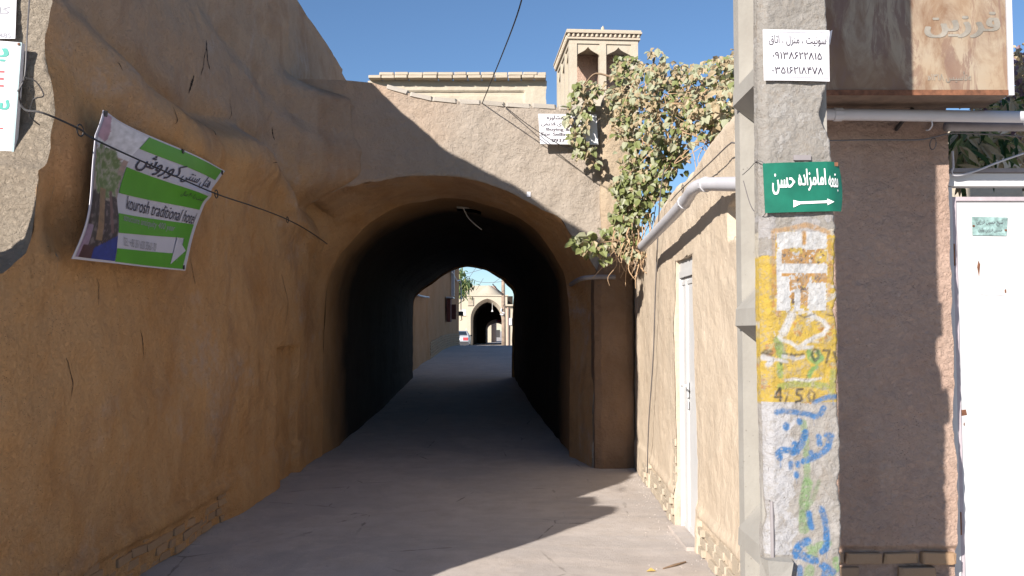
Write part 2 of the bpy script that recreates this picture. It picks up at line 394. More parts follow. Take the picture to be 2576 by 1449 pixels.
# ------------------------------------------------------------------ covered passage
cp = thing('covered_passage', 'covered mud passage with a dark flattened arch mouth and brick-capped top', 'archway', (-.6, 12, 0))
N = 96
def ring(pxs, Y, legs):
    pts = [P(a, b, Y) for a, b in pxs]; pts = catmull([Vector(legs[0])] + [Vector(legs[1])] + pts + [Vector(legs[2])] + [Vector(legs[3])], 5)
    return resample(pts, N)
YF = 10.2
OUT = [(786, 508), (840, 478), (909, 462), (1024, 444), (1155, 444), (1269, 477), (1367, 528), (1410, 549), (1433, 585), (1466, 631), (1496, 672), (1503, 700)]
outer = [P(a, b, YF) for a, b in OUT]
outer = [Vector((-2.48, YF, 3.08))] + outer + [Vector((.985, YF, 1.6)), Vector((.95, YF, .8)), Vector((.925, YF, -.05))]
outerS = resample(catmull([Vector((-2.45, YF, -.05)), Vector((-2.45, YF, 1.5))] + outer[0:], 5), N)
for p in outerS:
    if p.x < -2.3 and p.z < 3.0: p.x = min(p.x, XL(YF, max(0, p.z)) - .012)
outer = resample(catmull(outer, 5), N)
for i, p in enumerate(outer):
    k = .012 + .02 * (1 - sstep(0, 30, i)); p.x += k * fb(p.x, p.z, 1, 5, 3); p.z += k * fb(p.x, p.z, 7, 5, 3)
INN = [(848, 655), (872, 622), (900, 592), (932, 559), (1000, 521), (1089, 502), (1140, 500), (1204, 510), (1302, 546), (1367, 602), (1400, 655), (1425, 712)]
Y1 = 11.15
inner = [Vector((-2.48, Y1, 2.1))] + [P(a, b, Y1) for a, b in INN] + [Vector((.74, Y1, 1.6)), Vector((.735, Y1, .8)), Vector((.73, Y1, -.05))]
inner = resample(catmull(inner, 5), N)
EX = [(1039, 780), (1043, 752), (1056, 736), (1079, 720), (1108, 699), (1135, 682), (1164, 674), (1182, 672), (1207, 676), (1232, 685), (1254, 699), (1265, 706), (1276, 718), (1287, 729), (1291, 745)]
Y2 = 20.0
exitr = [Vector((-2.27, Y2, .0)), Vector((-2.27, Y2, 1.9))] + [P(a, b, Y2) for a, b in EX] + [Vector((.01, Y2, 1.8)), Vector((-.005, Y2, .9)), Vector((-.01, Y2, .2))]
innerV = [Vector((-2.41, Y1, -.05))] + [Vector((-2.40, Y1, 1.9))] + [P(a, b, Y1) for a, b in INN] + [Vector((.74, Y1, 1.6)), Vector((.735, Y1, .8)), Vector((.73, Y1, -.05))]
innerV = resample(catmull(innerV, 5), N)
exitr = resample(catmull(exitr, 5), N)
for p in exitr: p.x += .012 * fb(p.x, p.z, 2, 4, 3); p.z += .012 * fb(p.x, p.z, 6, 4, 3)
# facade: strips from the outer arch to the top and right edges
TOPL = [(700, 195), (890, 204), (940, 209), (1000, 226), (1060, 243), (1120, 252), (1200, 258), (1290, 265), (1440, 272), (1530, 275)]
tp = [P(a, b, YF) for a, b in TOPL]
bound = [Vector((-2.75, YF, 3.1)), Vector((-2.75, YF, 3.8))] + tp + [Vector((1.42, YF, 3.4)), Vector((1.42, YF, 2.2)), Vector((1.42, YF, 1.1)), Vector((1.42, YF, -.05))]
bd = resample(bound, 400)
def facade_y(x, z):
    y = YF
    return y + .03 * fb(x, z, 3, .8, 3) + .011 * fb(x, z, 8, 4.5, 3) + .003 * fb(x, z, 2, 16, 3)
# match each arch sample to a boundary sample by monotone angle from a centre low in the opening
cx, cz = -.35, 1.2
def ang(p): return math.atan2(p.z - cz, p.x - cx)
def unw(pts):
    out = []; last = None
    for p in pts:
        a = ang(p)
        if last is not None and a > last + 3: a -= 2 * math.pi
        if last is not None and a > last: a = last - 1e-5
        out.append(a); last = a
    return out
ao = unw(outer); ab = unw(bd)
def at_ang(a):
    if a >= ab[0]: return bd[0]
    for i in range(len(ab) - 1):
        if ab[i] >= a >= ab[i + 1]:
            t = (ab[i] - a) / max(1e-9, ab[i] - ab[i + 1]); return bd[i].lerp(bd[i + 1], t)
    return bd[-1]
NO = 260
outer_f = resample(outer, NO); aof = unw(outer_f); qs = [at_ang(a) for a in aof]
NV = 90
def fac(u, v):
    i = round(u * NO); a = outer_f[i]; b = qs[i]; p = a.lerp(b, v)
    edge = sstep(0, .03, v); y = facade_y(p.x, p.z) + .012 * (1 - sstep(0, .02, v))
    return (p.x, y, p.z)
grid('facade', NO, NV, fac, M['plaster_face'], cp, flip=False)
# soffit of the mouth, stepping into the dark vault
def soff(u, v):
    i = round(u * N); vs_ = v * v * (3 - 2 * v) if u < .35 else v; p = outerS[i].lerp(innerV[i], vs_)
    y0 = facade_y(outerS[i].x, outerS[i].z) + .012
    y = y0 + (Y1 - y0) * v
    return (p.x + .01 * fb(p.x, y, p.z, 4), y, p.z + .012 * fb(p.z, y, p.x, 4))
grid('arch_soffit', N, 24, soff, M['plaster_left'], cp, flip=True)
HX, HY, HR = -.66, 12.2, .2
def vsec(i, v):
    big = [Vector((p.x + (.05 if i > N * .6 else 0), p.y, p.z + .05)) for p in (innerV[i], exitr[i])]
    t = v; p = big[0].lerp(big[1], t)
    y = Y1 + .02 + (Y2 - Y1 - .02) * t
    return Vector((p.x + .02 * fb(p.x, y, p.z, 1.2), y, p.z + .02 * fb(p.z, y, 2, 1.5)))
NVv = 180
def vskip(u, v):
    p = vsec(min(N, round(u * N)), v)
    return p.z > 2.6 and (p.x - HX) ** 2 + (p.y - HY) ** 2 < HR ** 2
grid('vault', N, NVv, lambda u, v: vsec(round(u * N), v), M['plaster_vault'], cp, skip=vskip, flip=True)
# skylight shaft
mb = MB()
ns = 28; vs = []
for k in range(ns + 1):
    t = 2 * math.pi * k / ns
    for z in (3.34, 3.5, 3.95): 
        r = HR + .05 + .01 * fb(math.cos(t), math.sin(t), z, 3); vs.append((HX + r * math.cos(t), HY + r * math.sin(t), z))
fs = [(k * 3 + j, k * 3 + j + 1, (k + 1) * 3 + j + 1, (k + 1) * 3 + j) for k in range(ns) for j in range(2)]
mesh('skylight_shaft', vs, fs, M['plaster_far'], cp, True)
# roof terrace with the skylight hole in it
def roofskip(u, v):
    x = -2.7 + 4.2 * u; y = 10.35 + 9.6 * v; return (x - HX) ** 2 + (y - HY) ** 2 < (HR + .02) ** 2
grid('roof', 84, 190, lambda u, v: (-2.7 + 4.2 * u, 10.35 + 9.6 * v, 3.93 - .25 * v), M['plaster_face'], cp, skip=roofskip)
# back of the parapet wall
grid('parapet_back', 60, 4, lambda u, v: (lambda p: (p.x, YF + .3, 3.5 + (p.z - 3.5) * v))(at_ang(2.2 - 1.75 * u)), M['plaster_face'], cp, flip=True)
# far front of the passage: wall above and right of the exit arch
mb = MB()
for i in range(N):
    a, b = exitr[i], exitr[i + 1]
    for y in (Y2, ):
        def far_q(p, idx): return Vector((-2.6, y, p.z)) if idx < N * .27 else Vector((2.5, y, p.z)) if idx > N * .70 else Vector((p.x, y, 4.4))
        ta = far_q(a, i); tb = far_q(b, i + 1)
        mb.add([a, b, tb, ta], [(0, 1, 2, 3)])
mb.build('far_front', M['plaster_alley'], cp)
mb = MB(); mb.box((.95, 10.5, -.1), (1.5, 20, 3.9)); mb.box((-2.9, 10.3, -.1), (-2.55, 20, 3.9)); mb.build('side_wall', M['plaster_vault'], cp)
def lw(u, v):
    Y = 10.2 + 9.85 * u; z = 3.0 * v
    return (XL0 + .03 * fb(Y, z, 1.7, .9, 3) + .01 * fb(Y, z, 5, 4, 3), Y, z)
mb = MB(); mb.box((1.5, 10.45, -.1), (4.5, 10.7, 2.3)); mb.build('side_wall', M['plaster_warm'], cp)
# wall pier at the right of the passage
def pier(u, v):
    # horizontal section walks: left return, front, right return
    sec = [(1.035, .10), (1.04, -.05), (1.10, -.085), (1.25, -.095), (1.36, -.085), (1.43, -.05), (1.46, .25)]
    k = u * (len(sec) - 1); i = min(int(k), len(sec) - 2); t = k - i
    x = sec[i][0] + (sec[i + 1][0] - sec[i][0]) * t; y = YF + sec[i][1] + (sec[i + 1][1] - sec[i][1]) * t
    z = v * 4.40
    if v > .93:
        q = (v - .93) / .07; x = 1.24 + (x - 1.24) * (1 - .35 * q * q); y = y + .1 * q * q
    low = 1 - sstep(2.15, 2.45, z)
    x = x - .10 * low * (1 - u)
    return (x + .012 * fb(x, z, 1, 3), y + .012 * fb(x, z, 5, 3) + .004 * fb(x, z, 5, 14), z + .02 * fb(x, z, 9, 4) * sstep(.8, 1, v))
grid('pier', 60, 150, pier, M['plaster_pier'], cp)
mb = MB(); mb.box((1.08, 10.15, 3.5), (1.42, 10.5, 4.34)); mb.build('pier_core', M['plaster_warm'], cp)
# capping bricks along the parapet
bx = -1.5
while bx < 1.0:
    z = 0
    pz = interp([(p.x, p.z) for p in tp], bx + .14); pz2 = interp([(p.x, p.z) for p in tp], bx + .2); pz1 = interp([(p.x, p.z) for p in tp], bx + .08)
    ang_ = math.atan2(pz2 - pz1, .12); yy = facade_y(bx + .14, pz)
    L = random.uniform(.27, .31)
    brick(cp, (bx + .14, yy + .118, pz + .004), (L - .012, .26, .058), (random.uniform(-.03, .03), -ang_ + random.uniform(-.03, .03), random.uniform(-.03, .03)), 'brick_cap', 'capping_brick')
    bx += L
# small enamel number tag on the facade
p = P(1330, 489, YF)
t_ = thing('number_tag', 'tiny pale number tag nailed above the right haunch of the arch', 'tag', (p.x, p.y, p.z))
mb = MB(); fy = facade_y(p.x, p.z); mb.box((p.x - .022, fy - .012, p.z - .03), (p.x + .022, fy - .006, p.z + .03)); mb.build('plate', M['paper'], t_)
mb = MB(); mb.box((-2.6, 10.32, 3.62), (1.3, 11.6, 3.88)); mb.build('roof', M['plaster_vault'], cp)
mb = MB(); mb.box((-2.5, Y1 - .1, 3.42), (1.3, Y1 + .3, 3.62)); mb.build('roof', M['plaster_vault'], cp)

# ------------------------------------------------------------------ right garden wall
gw = thing('garden_wall', 'sunlit straw-plastered mud wall along the right of the alley, turning behind the concrete pole', 'wall', (1.5, 7, 0))
GT = [(4.6, 2.95), (5.1, 2.93), (5.6, 2.92), (6.1, 2.86), (6.6, 2.80), (7.2, 2.80), (8, 2.74), (9, 2.62), (10.2, 2.6)]
D0, D1, DZ = 6.36, 7.12, 2.17
def XR(Y, z):
    x = 1.335 + .10 * sstep(7.2, 10.0, Y)
    x -= .02 * (1 - sstep(.30, .36, z)) if z < .4 else 0
    x += .02 * fb(Y, z, 11, .9, 3) + .008 * fb(Y, z, 15, 4.5, 3) + .0025 * fb(Y, z, 19, 18, 2)
    if z < .26 and (7.12 < Y < 8.9 or Y < 6.3): x += .03
    if 4.75 < Y < 5.35 and 2.16 < z < 2.36: x += .14 * min(1, max(0, (5.42 - Y) / .1))
    return x
nu_, nv_ = 280, 150
def gw_f(u, v):
    Y = 4.6 + 5.62 * u; H = interp(GT, Y) + .03 * fb(Y, 1, 1, 3) + .012 * fb(Y, 2, 2, 12); z = v * H
    x = XR(Y, z)
    if v > .97: x += .05 * ((v - .97) / .03) ** 2
    return (x, Y, z)
def gskip(u, v):
    Y = 4.6 + 5.62 * u; z = v * interp(GT, Y); return D0 < Y < D1 and z < DZ
grid('wall', nu_, nv_, gw_f, M['plaster_warm'], gw, skip=gskip, flip=True)
grid('wall_top', 120, 8, lambda u, v: (lambda Y: (XR(Y, 2.7) + .05 + .34 * v, Y, interp(GT, Y) + .03 * fb(Y, 1, 1, 3) + .012 * fb(Y, 2, 2, 12) + .04 * math.sin(v * 3.1)))(4.6 + 5.62 * u), M['plaster_warm'], gw)
grid('wall_back', 60, 6, lambda u, v: (lambda Y: (XR(Y, 2.7) + .4, Y, v * interp(GT, Y)))(4.85 + 5.3 * u), M['plaster_warm'], gw)
# reveals of the doorway
mb = MB()
def strip(name, f, n, root, mat, flip=False):
    return grid(name, n, 4, f, mat, root, flip=flip)
dep = .05
strip('door_reveal', lambda u, v: (XR(D0, u * DZ) + dep * v, D0 + .01, u * DZ), 40, gw, M['plaster_warm'])
strip('door_reveal', lambda u, v: (XR(D1, u * DZ) + dep * v, D1 - .01 + .008 * fb(u * 3, v, 3, 3), u * DZ), 40, gw, M['plaster_warm'], True)
strip('door_reveal', lambda u, v: (XR(D0 + u * (D1 - D0), DZ) + dep * v, D0 + u * (D1 - D0), DZ - .01 + .012 * fb(u * 4, v, 5, 3)), 20, gw, M['plaster_warm'], True)
# plinth bricks
for (y0, y1, nr, pr) in ((7.16, 9.2, 4, .93), (4.75, 6.28, 4, .9)):
    for r_ in range(nr):
        y = y0 + (.10 if r_ % 2 else 0)
        while y < y1:
            L = random.uniform(.19, .215)
            if random.random() < pr and (r_ < 3 or y < y0 + 1.0): brick(gw, (XR(y, .2) + .032 + random.uniform(-.012, .014), y + L / 2, .035 + r_ * .068), (.11, L - .014, .056), (0, 0, random.uniform(-.04, .04)), 'brick_pale')
            y += L
for k in range(6):
    brick(gw, (XR(7.2, .4 + k * .07) + .045, 7.17 + random.uniform(0, .03), .33 + k * .07), (.11, .10, .058), (random.uniform(-.1, .1), 0, random.uniform(-.2, .2)), 'brick_pale')

# front wall beside the gate
YW = 4.6
def YFW(X, z): 
    y = YW + .02 * fb(X, z, 21, 1, 3) + .010 * fb(X, z, 23, 5, 3) + .004 * fb(X, z, 27, 19, 3)
    if z < .47: y += .03 * (1 - sstep(.45, .48, z))
    return y
WX1 = 2.325
def fw(u, v):
    z = v * 2.80; xe = WX1 + .012 * fb(z, 3, 3, 3) + .006 * fb(z, 3, 3, 14)
    X = 1.33 + (xe - 1.33) * u; return (X, YFW(X, z), z)
fwt = thing('front_wall', 'rough mud wall pier between the concrete pole and the white gate, bricks at its foot', 'wall', (1.8, YW + .2, 0))
grid('wall', 110, 280, fw, M['plaster_front'], fwt)
strip('side_face', lambda u, v: (WX1 + .012 * fb(u * 2.8, 3, 3, 3) + .006 * fb(u * 2.8, 3, 3, 14), YFW(WX1, u * 2.8) + .42 * v, u * 2.8), 120, fwt, M['plaster_front'])
grid('wall_top', 30, 6, lambda u, v: (1.33 + (WX1 - 1.33) * u, YFW(1.33 + u, 2.8) + .42 * v, 2.8 + .03 * math.sin(v * 3.1)), M['plaster_front'], fwt)
mb = MB(); mb.box((1.45, 5.0, 0), (WX1 - .01, 5.03, 2.8)); mb.build('wall_back', M['plaster_front'], fwt)
for r_ in range(6):
    x = 1.42 + (.11 if r_ % 2 else 0)
    while x < 2.30:
        L = random.uniform(.19, .22); L = min(L, 2.32 - x)
        if L > .05 and random.random() < .9: brick(fwt, (x + L / 2, YW + .044 + random.uniform(-.010, .014), .04 + r_ * .074), (L - .014, .09, random.uniform(.054, .064)), (random.uniform(-.06, .06), random.uniform(-.03, .03), random.uniform(-.06, .06)), 'brick')
        x += L

# ------------------------------------------------------------------ narrow white door in the garden wall
XD = 1.335 + .035
dr = thing('metal_door', 'narrow white metal double door set into the garden wall behind the pole', 'door', (XD, 6.7, 0))
mb = MB(); fr = .045
mb.box((XD - .01, D1 - fr - .01, .0), (XD + .05, D1 - .012, DZ - .10)); mb.box((XD - .01, D0 + .012, .0), (XD + .05, D0 + fr, DZ - .10)); mb.box((XD - .01, D0 + fr, DZ - .15), (XD + .05, D1 - fr - .01, DZ - .10)); mb.build('frame', M['white'], dr)
mb = MB(); mb.box((XD + .0, D0 + .012, DZ - .10), (XD + .06, D1 - .012, DZ - .012)); mb.build('transom', M['white'], dr)
ym = 6.86
for a, b in ((D0 + fr + .004, ym - .004), (ym + .004, D1 - fr - .014)):
    mb = MB(); mb.box((XD + .012, a, .03), (XD + .04, b, DZ - .155)); o = mb.build('door_leaf', M['white'], dr)
    mb = MB()
    for (c, d, e, f) in ((a + .005, a + .03, .04, DZ - .17), (b - .03, b - .005, .04, DZ - .17)): mb.box((XD + .002, c, e), (XD + .0115, d, f))
    for zz in (.05, DZ - .21): mb.box((XD + .004, a + .032, zz), (XD + .0115, b - .032, zz + .03))
    q = mb.build('stile', M['white'], None); q.parent = o; q.location = Vector((0, 0, 0))
mb = MB()
hz = P(1732, 980, 6.8).z
mb.box((XD - .012, ym - .075, hz - .06), (XD + .003, ym - .045, hz + .06)); mb.tube([(XD - .005, ym - .06, hz + .03), (XD - .05, ym - .06, hz + .03), (XD - .052, ym - .16, hz + .03)], .009, 8); mb.build('handle', M['white'], dr)
mb = MB(); mb.box((XD - .006, ym - .07, hz - .15), (XD + .003, ym - .04, hz - .09)); mb.build('lock', M['pipe'], dr)
mb = MB(); mb.box((XR(6.7, .02) - .06, D0 + .02, -.02), (XD + .3, D1 - .02, .03)); mb.build('threshold', M['ground'], dr)
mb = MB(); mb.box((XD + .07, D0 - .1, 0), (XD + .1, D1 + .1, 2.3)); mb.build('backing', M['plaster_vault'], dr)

for hz_ in (.35, 1.75):
    mb = MB(); mb.tube([(XD - .008, D0 + .035, hz_), (XD - .008, D0 + .035, hz_ + .09)], .008, 6); mb.build('hinge', M['pipe'], dr)
# ------------------------------------------------------------------ text: Arabic letters shaped by hand, mapped onto a surface
AR = {'ا': ('\ufe8d', '\ufe8e'), 'أ': ('\ufe83', '\ufe84'), 'ب': 0xfe8f, 'ت': 0xfe95, 'ح': 0xfea1, 'خ': 0xfea5, 'د': ('\ufea9', '\ufeaa'), 'ر': ('\ufead', '\ufeae'),
      'ز': ('\ufeaf', '\ufeb0'), 'س': 0xfeb1, 'ش': 0xfeb5, 'ع': 0xfec9, 'ف': 0xfed1, 'ق': 0xfed5, 'ک': 0xfb8e, 'ل': 0xfedd, 'م': 0xfee1, 'ن': 0xfee5, 'ه': 0xfee9,
      'و': ('\ufeed', '\ufeee'), 'ی': 0xfbfc, 'ئ': 0xfe89}
def shape(s):
    if not any(ch in AR for ch in s): return s
    out = []
    for i, ch in enumerate(s):
        if ch not in AR: out.append(ch); continue
        prev = i > 0 and s[i - 1] in AR and isinstance(AR[s[i - 1]], int)
        nxt = i + 1 < len(s) and (s[i + 1] in AR or s[i + 1] == 'ـ') and isinstance(AR[ch], int)
        t = AR[ch]
        if isinstance(t, int): out.append(chr(t + (3 if prev and nxt else 2 if nxt else 1 if prev else 0)))
        else: out.append(t[1] if prev else t[0])
    out = out[::-1]; res = []; i = 0
    dig = set('۰۱۲۳۴۵۶۷۸۹')
    while i < len(out):
        if out[i] in dig:
            j = i
            while j < len(out) and out[j] in dig: j += 1
            res += out[i:j][::-1]; i = j
        else: res.append(out[i]); i += 1
    return ''.join(res)
def glyphs(s, bold=0.0, shear=0.0, rows=44):
    """outline of the words, filled by the nonzero rule as thin runs (overlapping strokes stay whole)"""
    c = bpy.data.curves.new('lettering', 'FONT'); c.body = shape(s); c.resolution_u = 4; c.shear = shear; c.fill_mode = 'NONE'
    o = bpy.data.objects.new('lettering', c); C.objects.link(o); bpy.context.view_layer.update()
    m = bpy.data.meshes.new_from_object(o.evaluated_get(bpy.context.evaluated_depsgraph_get()))
    co_ = [(v.co.x, v.co.y) for v in m.vertices]
    es = set(tuple(sorted(e.vertices)) for e in m.edges); segs = []; st0 = 0
    for k in range(len(co_)):
        if k + 1 < len(co_) and (k, k + 1) in es: segs.append((co_[k], co_[k + 1]))
        else: segs.append((co_[k], co_[st0])); st0 = k + 1
    bpy.data.objects.remove(o); bpy.data.curves.remove(c); bpy.data.meshes.remove(m)
    y0 = min(p[1] for p in co_); y1 = max(p[1] for p in co_); h = (y1 - y0) / rows
    vs, fs = [], []
    for r_ in range(rows):
        y = y0 + (r_ + .5) * h; cr = []
        for (ax, ay), (bx, by) in segs:
            if (ay <= y) != (by <= y): cr.append((ax + (y - ay) / (by - ay) * (bx - ax), 1 if by > ay else -1))
        cr.sort(); w = 0; runs = []
        for x, d in cr:
            if w == 0: xs_ = x
            w += d
            if w == 0: runs.append([xs_ - bold, x + bold])
        mg = []
        for q in runs:
            if mg and q[0] <= mg[-1][1]: mg[-1][1] = max(q[1], mg[-1][1])
            else: mg.append(q)
        for a, b in mg:
            k = max(1, int((b - a) / .35)); n_ = len(vs)
            for t in range(k + 1): x = a + (b - a) * t / k; vs += [(x, y - h * .5), (x, y + h * .5)]
            fs += [(n_ + 2 * t, n_ + 2 * t + 2, n_ + 2 * t + 3, n_ + 2 * t + 1) for t in range(k)]
    return vs, fs
def lettering(s, root, mat, fmap, box, off=.003, bold=.004, name='lettering', shear=0.0, wob=0):
    """box = (u0, v0, u1, v1) on the surface fmap(u, v, off); the words fill it"""
    vs, fs = glyphs(s, bold, shear)
    x0 = min(v[0] for v in vs); x1 = max(v[0] for v in vs); y0 = min(v[1] for v in vs); y1 = max(v[1] for v in vs)
    u0, v0, u1, v1 = box
    pts = [fmap(u0 + (u1 - u0) * (x - x0) / (x1 - x0), v0 + (v1 - v0) * (y - y0) / (y1 - y0), off) for x, y in vs]
    return mesh(name, pts, fs, mat, root)
def patch(name, root, mat, fmap, quad, off, n=(12, 6)):
    """quad of (u, v) corners: bl, br, tr, tl"""
    a, b, c, d = [Vector((p[0], p[1], 0)) for p in quad]
    def f(u, v):
        p = a.lerp(b, u).lerp(d.lerp(c, u), v); return fmap(p.x, p.y, off)
    return grid(name, n[0], n[1], f, mat, root)

# ------------------------------------------------------------------ concrete pole
YP = 3.05
pole = thing('concrete_pole', 'square ribbed concrete utility pole painted yellow and white with blue and green graffiti', 'pole', (1.0, YP + .15, 0))
REDGE = [(-400, 2080), (0, 2082), (60, 2085), (100, 2083), (204, 2086), (245, 2075), (273, 2066), (290, 2066), (307, 2071), (328, 2083), (352, 2095), (397, 2098), (480, 2099), (560, 2105), (640, 2106), (706, 2102), (746, 2110), (779, 2103), (859, 2113), (951, 2110), (1010, 2112),
         (1084, 2116), (1120, 2120), (1150, 2117), (1180, 2119), (1210, 2111), (1270, 2120), (1443, 2120), (1800, 2130)]
LEDGE = [(-400, 1909), (0, 1910), (240, 1912), (560, 1914), (800, 1917), (1000, 1921), (1100, 1924), (1250, 1928), (1300, 1936), (1340, 1925), (1450, 1930), (1800, 1940)]
ZB = P(2000, 1475, YP).z; ZT = P(2000, -30, YP).z
zl = [0, .25, .5] + [ZB + (ZT - ZB) * i / 560 for i in range(561)] + [3.4, 4, 5, 6, 7, 8]
zl = sorted(z for z in zl if z <= 8)
PXS = (2119 - 1930) 
def pole_pt(i, nx, z):
    _, py = to_px(1.0, YP, z); py = max(-380, min(1790, py))
    xl = P(interp(LEDGE, py), py, YP).x + .0015 * fb(z, 1, 1, 20); xr = P(interp(REDGE, py), py, YP).x + .004 * fb(z, 5, 2, 14, 3) + .003 * fb(z, 5, 2, 45, 2)
    t = i / nx; x = xl + (xr - xl) * t
    y = YP + .0045 * fb(x, z, 31, 11, 4) + .0022 * fb(x, z, 33, 42, 3)
    e = max(0, 1 - (1 - t) / .05); y += .022 * e * e + .012 * e * abs(fb(x, z, 3, 20, 3))
    e = max(0, 1 - t / .13); y += .030 * e * e
    return Vector((x, y, z))
def seg_d(px, py, pts):
    best = 1e9
    for (ax, ay), (bx, by) in zip(pts, pts[1:]):
        dx, dy = bx - ax, by - ay; L = dx * dx + dy * dy
        t = 0 if L == 0 else max(0, min(1, ((px - ax) * dx + (py - ay) * dy) / L))
        d = math.hypot(px - ax - t * dx, py - ay - t * dy); best = min(best, d)
    return best
def c7(x, y): return ((2900 + x / 1.8577) * .64920, (820 + y / 1.8577) * .64920)
def c8(x, y): return ((2900 + x / 1.853) * .64920, (1450 + y / 1.853) * .64920)
BLUE = (.03, .15, .36); GRN = (.15, .29, .09); YEL = (.49, .335, .055); WHT = (.46, .45, .46); BLK = (.02, .02, .025); OCH = (.42, .22, .06); PAPER = (.52, .515, .51)
# strokes: colour, width (px), points
ST = []
def st(col, w, pts, f=c8, a=.95): ST.append((col, w, [f(*p) for p in pts], a))
st(GRN, 9, [(395, 350), (410, 480), (420, 620), (425, 780)], a=.75); st(GRN, 14, [(425, 780), (400, 900), (400, 1110)], a=.8); st(GRN, 6, [(505, 770), (465, 900), (420, 960)], a=.6)
st(GRN, 10, [(440, 1290), (500, 1230), (570, 1215)], a=.75); st(GRN, 11, [(440, 1240), (470, 1300)], a=.7)
st(GRN, 9, [(628, 1330), (632, 1400)], a=.85); st(GRN, 13, [(440, 1400), (430, 1470)], a=.7); st(GRN, 9, [(600, 1450), (560, 1500)], a=.7)
st(BLUE, 7.5, [(205, 275), (250, 262), (330, 272), (430, 288), (470, 300)], a=.9); st(BLUE, 8, [(475, 305), (520, 285), (540, 245)], a=.9); st(BLUE, 6, [(470, 205), (540, 170), (600, 155), (640, 160)], a=.85); st(BLUE, 4, [(490, 190), (650, 170)], a=.6)
st(BLUE, 9, [(270, 365), (270, 380)]); st(BLUE, 8.5, [(366, 335), (368, 342)]); 
st(BLUE, 9, [(225, 600), (215, 570), (240, 545), (290, 545), (340, 555)]); st(BLUE, 10, [(320, 560), (370, 520), (395, 470), (410, 420)]); st(BLUE, 8, [(330, 500), (350, 560)])
st(BLUE, 8, [(505, 450), (512, 500)]); st(BLUE, 9, [(400, 625), (470, 600), (540, 560), (575, 520), (590, 450)]); st(BLUE, 7, [(555, 435), (600, 440)]); st(BLUE, 7, [(450, 560), (470, 590)])
st(BLUE, 7, [(305, 640), (305, 672)]); st(BLUE, 7.5, [(355, 640), (358, 655)]); st(BLUE, 7.5, [(345, 715), (345, 730)])
st(BLUE, 8.5, [(435, 1000), (440, 1060), (455, 1100)]); st(BLUE, 9, [(525, 970), (550, 1040), (560, 1120), (560, 1200), (555, 1255), (530, 1272)])
st(BLUE, 11, [(425, 1200), (370, 1225), (340, 1280), (400, 1310), (480, 1340)]); st(BLUE, 8, [(345, 1250), (340, 1310)]); st(BLUE, 8, [(368, 1390), (372, 1460)], a=.85)
st(BLUE, 11, [(535, 1375), (560, 1390), (600, 1420)]); st(BLUE, 9, [(560, 1390), (545, 1460)])
st(GRN, 12, [(215, 930), (230, 1010), (250, 1040)], c7, .75); st(GRN, 9, [(440, 1010), (450, 1060), (490, 1080), (520, 1050)], c7, .85); st(GRN, 8, [(500, 1010), (520, 1060)], c7, .8); st(GRN, 6, [(435, 1185), (460, 1130), (490, 1120)], c7, .9)
st(GRN, 9, [(230, 1260), (330, 1240), (450, 1240), (560, 1260)], c7, .55); st(GRN, 8, [(225, 1100), (230, 1180)], c7, .7); st(GRN, 8, [(610, 1150), (600, 1300)], c7, .5)
for (x_, y_, L_) in ((230, 610, 60), (345, 745, 40), (470, 320, 45), (330, 1340, 70), (560, 1270, 50), (268, 380, 30), (610, 170, 50)): st(BLUE, 1.6, [(x_, y_), (x_ + 2, y_ + L_)], a=.8)
# stencilled 4/50, .. 070
st(BLK, 3.2, [(225, 1270), (190, 1335), (240, 1335)], c7); st(BLK, 3.4, [(228, 1275), (230, 1360)], c7); st(BLK, 3, [(290, 1295), (262, 1380)], c7, .85)
st(BLK, 3.4, [(388, 1278), (350, 1280), (348, 1318), (380, 1325), (385, 1360), (340, 1370)], c7, .95); st(BLK, 3.0, [(470, 1300), (445, 1290), (430, 1330), (445, 1362), (470, 1350), (476, 1315)], c7, .8)
st(BLK, 3.6, [(480, 990), (458, 1030), (480, 1075), (505, 1050), (500, 1000), (480, 990)], c7, .75); st(BLK, 3.6, [(540, 1000), (585, 1000), (560, 1085)], c7, .8); st(BLK, 4.2, [(620, 1015), (635, 1080)], c7, .8)
st(BLK, 5, [(118, 1020), (165, 1035)], c7, .85); st(BLK, 4, [(130, 1000), (170, 1010)], c7, .7); st(BLK, 4.5, [(310, 1030), (330, 1045)], c7, .85); st(BLK, 3, [(340, 1030), (400, 1028)], c7, .8); st(BLK, 3, [(230, 1090), (238, 1096)], c7, .8); st(BLK, 3, [(250, 1025), (300, 1030)], c7, .7)
st(WHT, 8, [(120, 1050), (175, 1065), (150, 1100)], c7, .95); st(WHT, 5, [(210, 1065), (280, 1080)], c7, .9); st(WHT, 5, [(250, 1040), (340, 1060), (400, 1045)], c7, .9)
# torn paper remains
st(PAPER, 8, [(300, 750), (230, 900)], c7, .9); st(PAPER, 7, [(330, 740), (300, 800), (260, 880)], c7, .8); st(PAPER, 6, [(440, 735), (540, 790), (570, 830), (540, 880), (440, 920), (360, 980)], c7, .9); st(PAPER, 5, [(230, 920), (300, 940), (360, 985), (460, 975)], c7, .9); st(PAPER, 4, [(500, 940), (420, 930)], c7, .8)
st(PAPER, 4, [(270, 1215), (330, 1205), (430, 1215), (520, 1200)], c7, .9); st(BLK, 2.2, [(370, 745), (400, 762), (440, 750), (470, 738)], c7, .8); st(BLK, 2.2, [(560, 740), (600, 748), (620, 742)], c7, .8)
st(OCH, 7, [(180, 140), (300, 120), (420, 95), (560, 140)], c7, .8); st(OCH, 5, [(175, 150), (180, 300), (180, 600)], c7, .6); st(OCH, 5, [(575, 150), (590, 400), (580, 600)], c7, .6); st(OCH, 5, [(400, 150), (402, 230)], c7, .85)
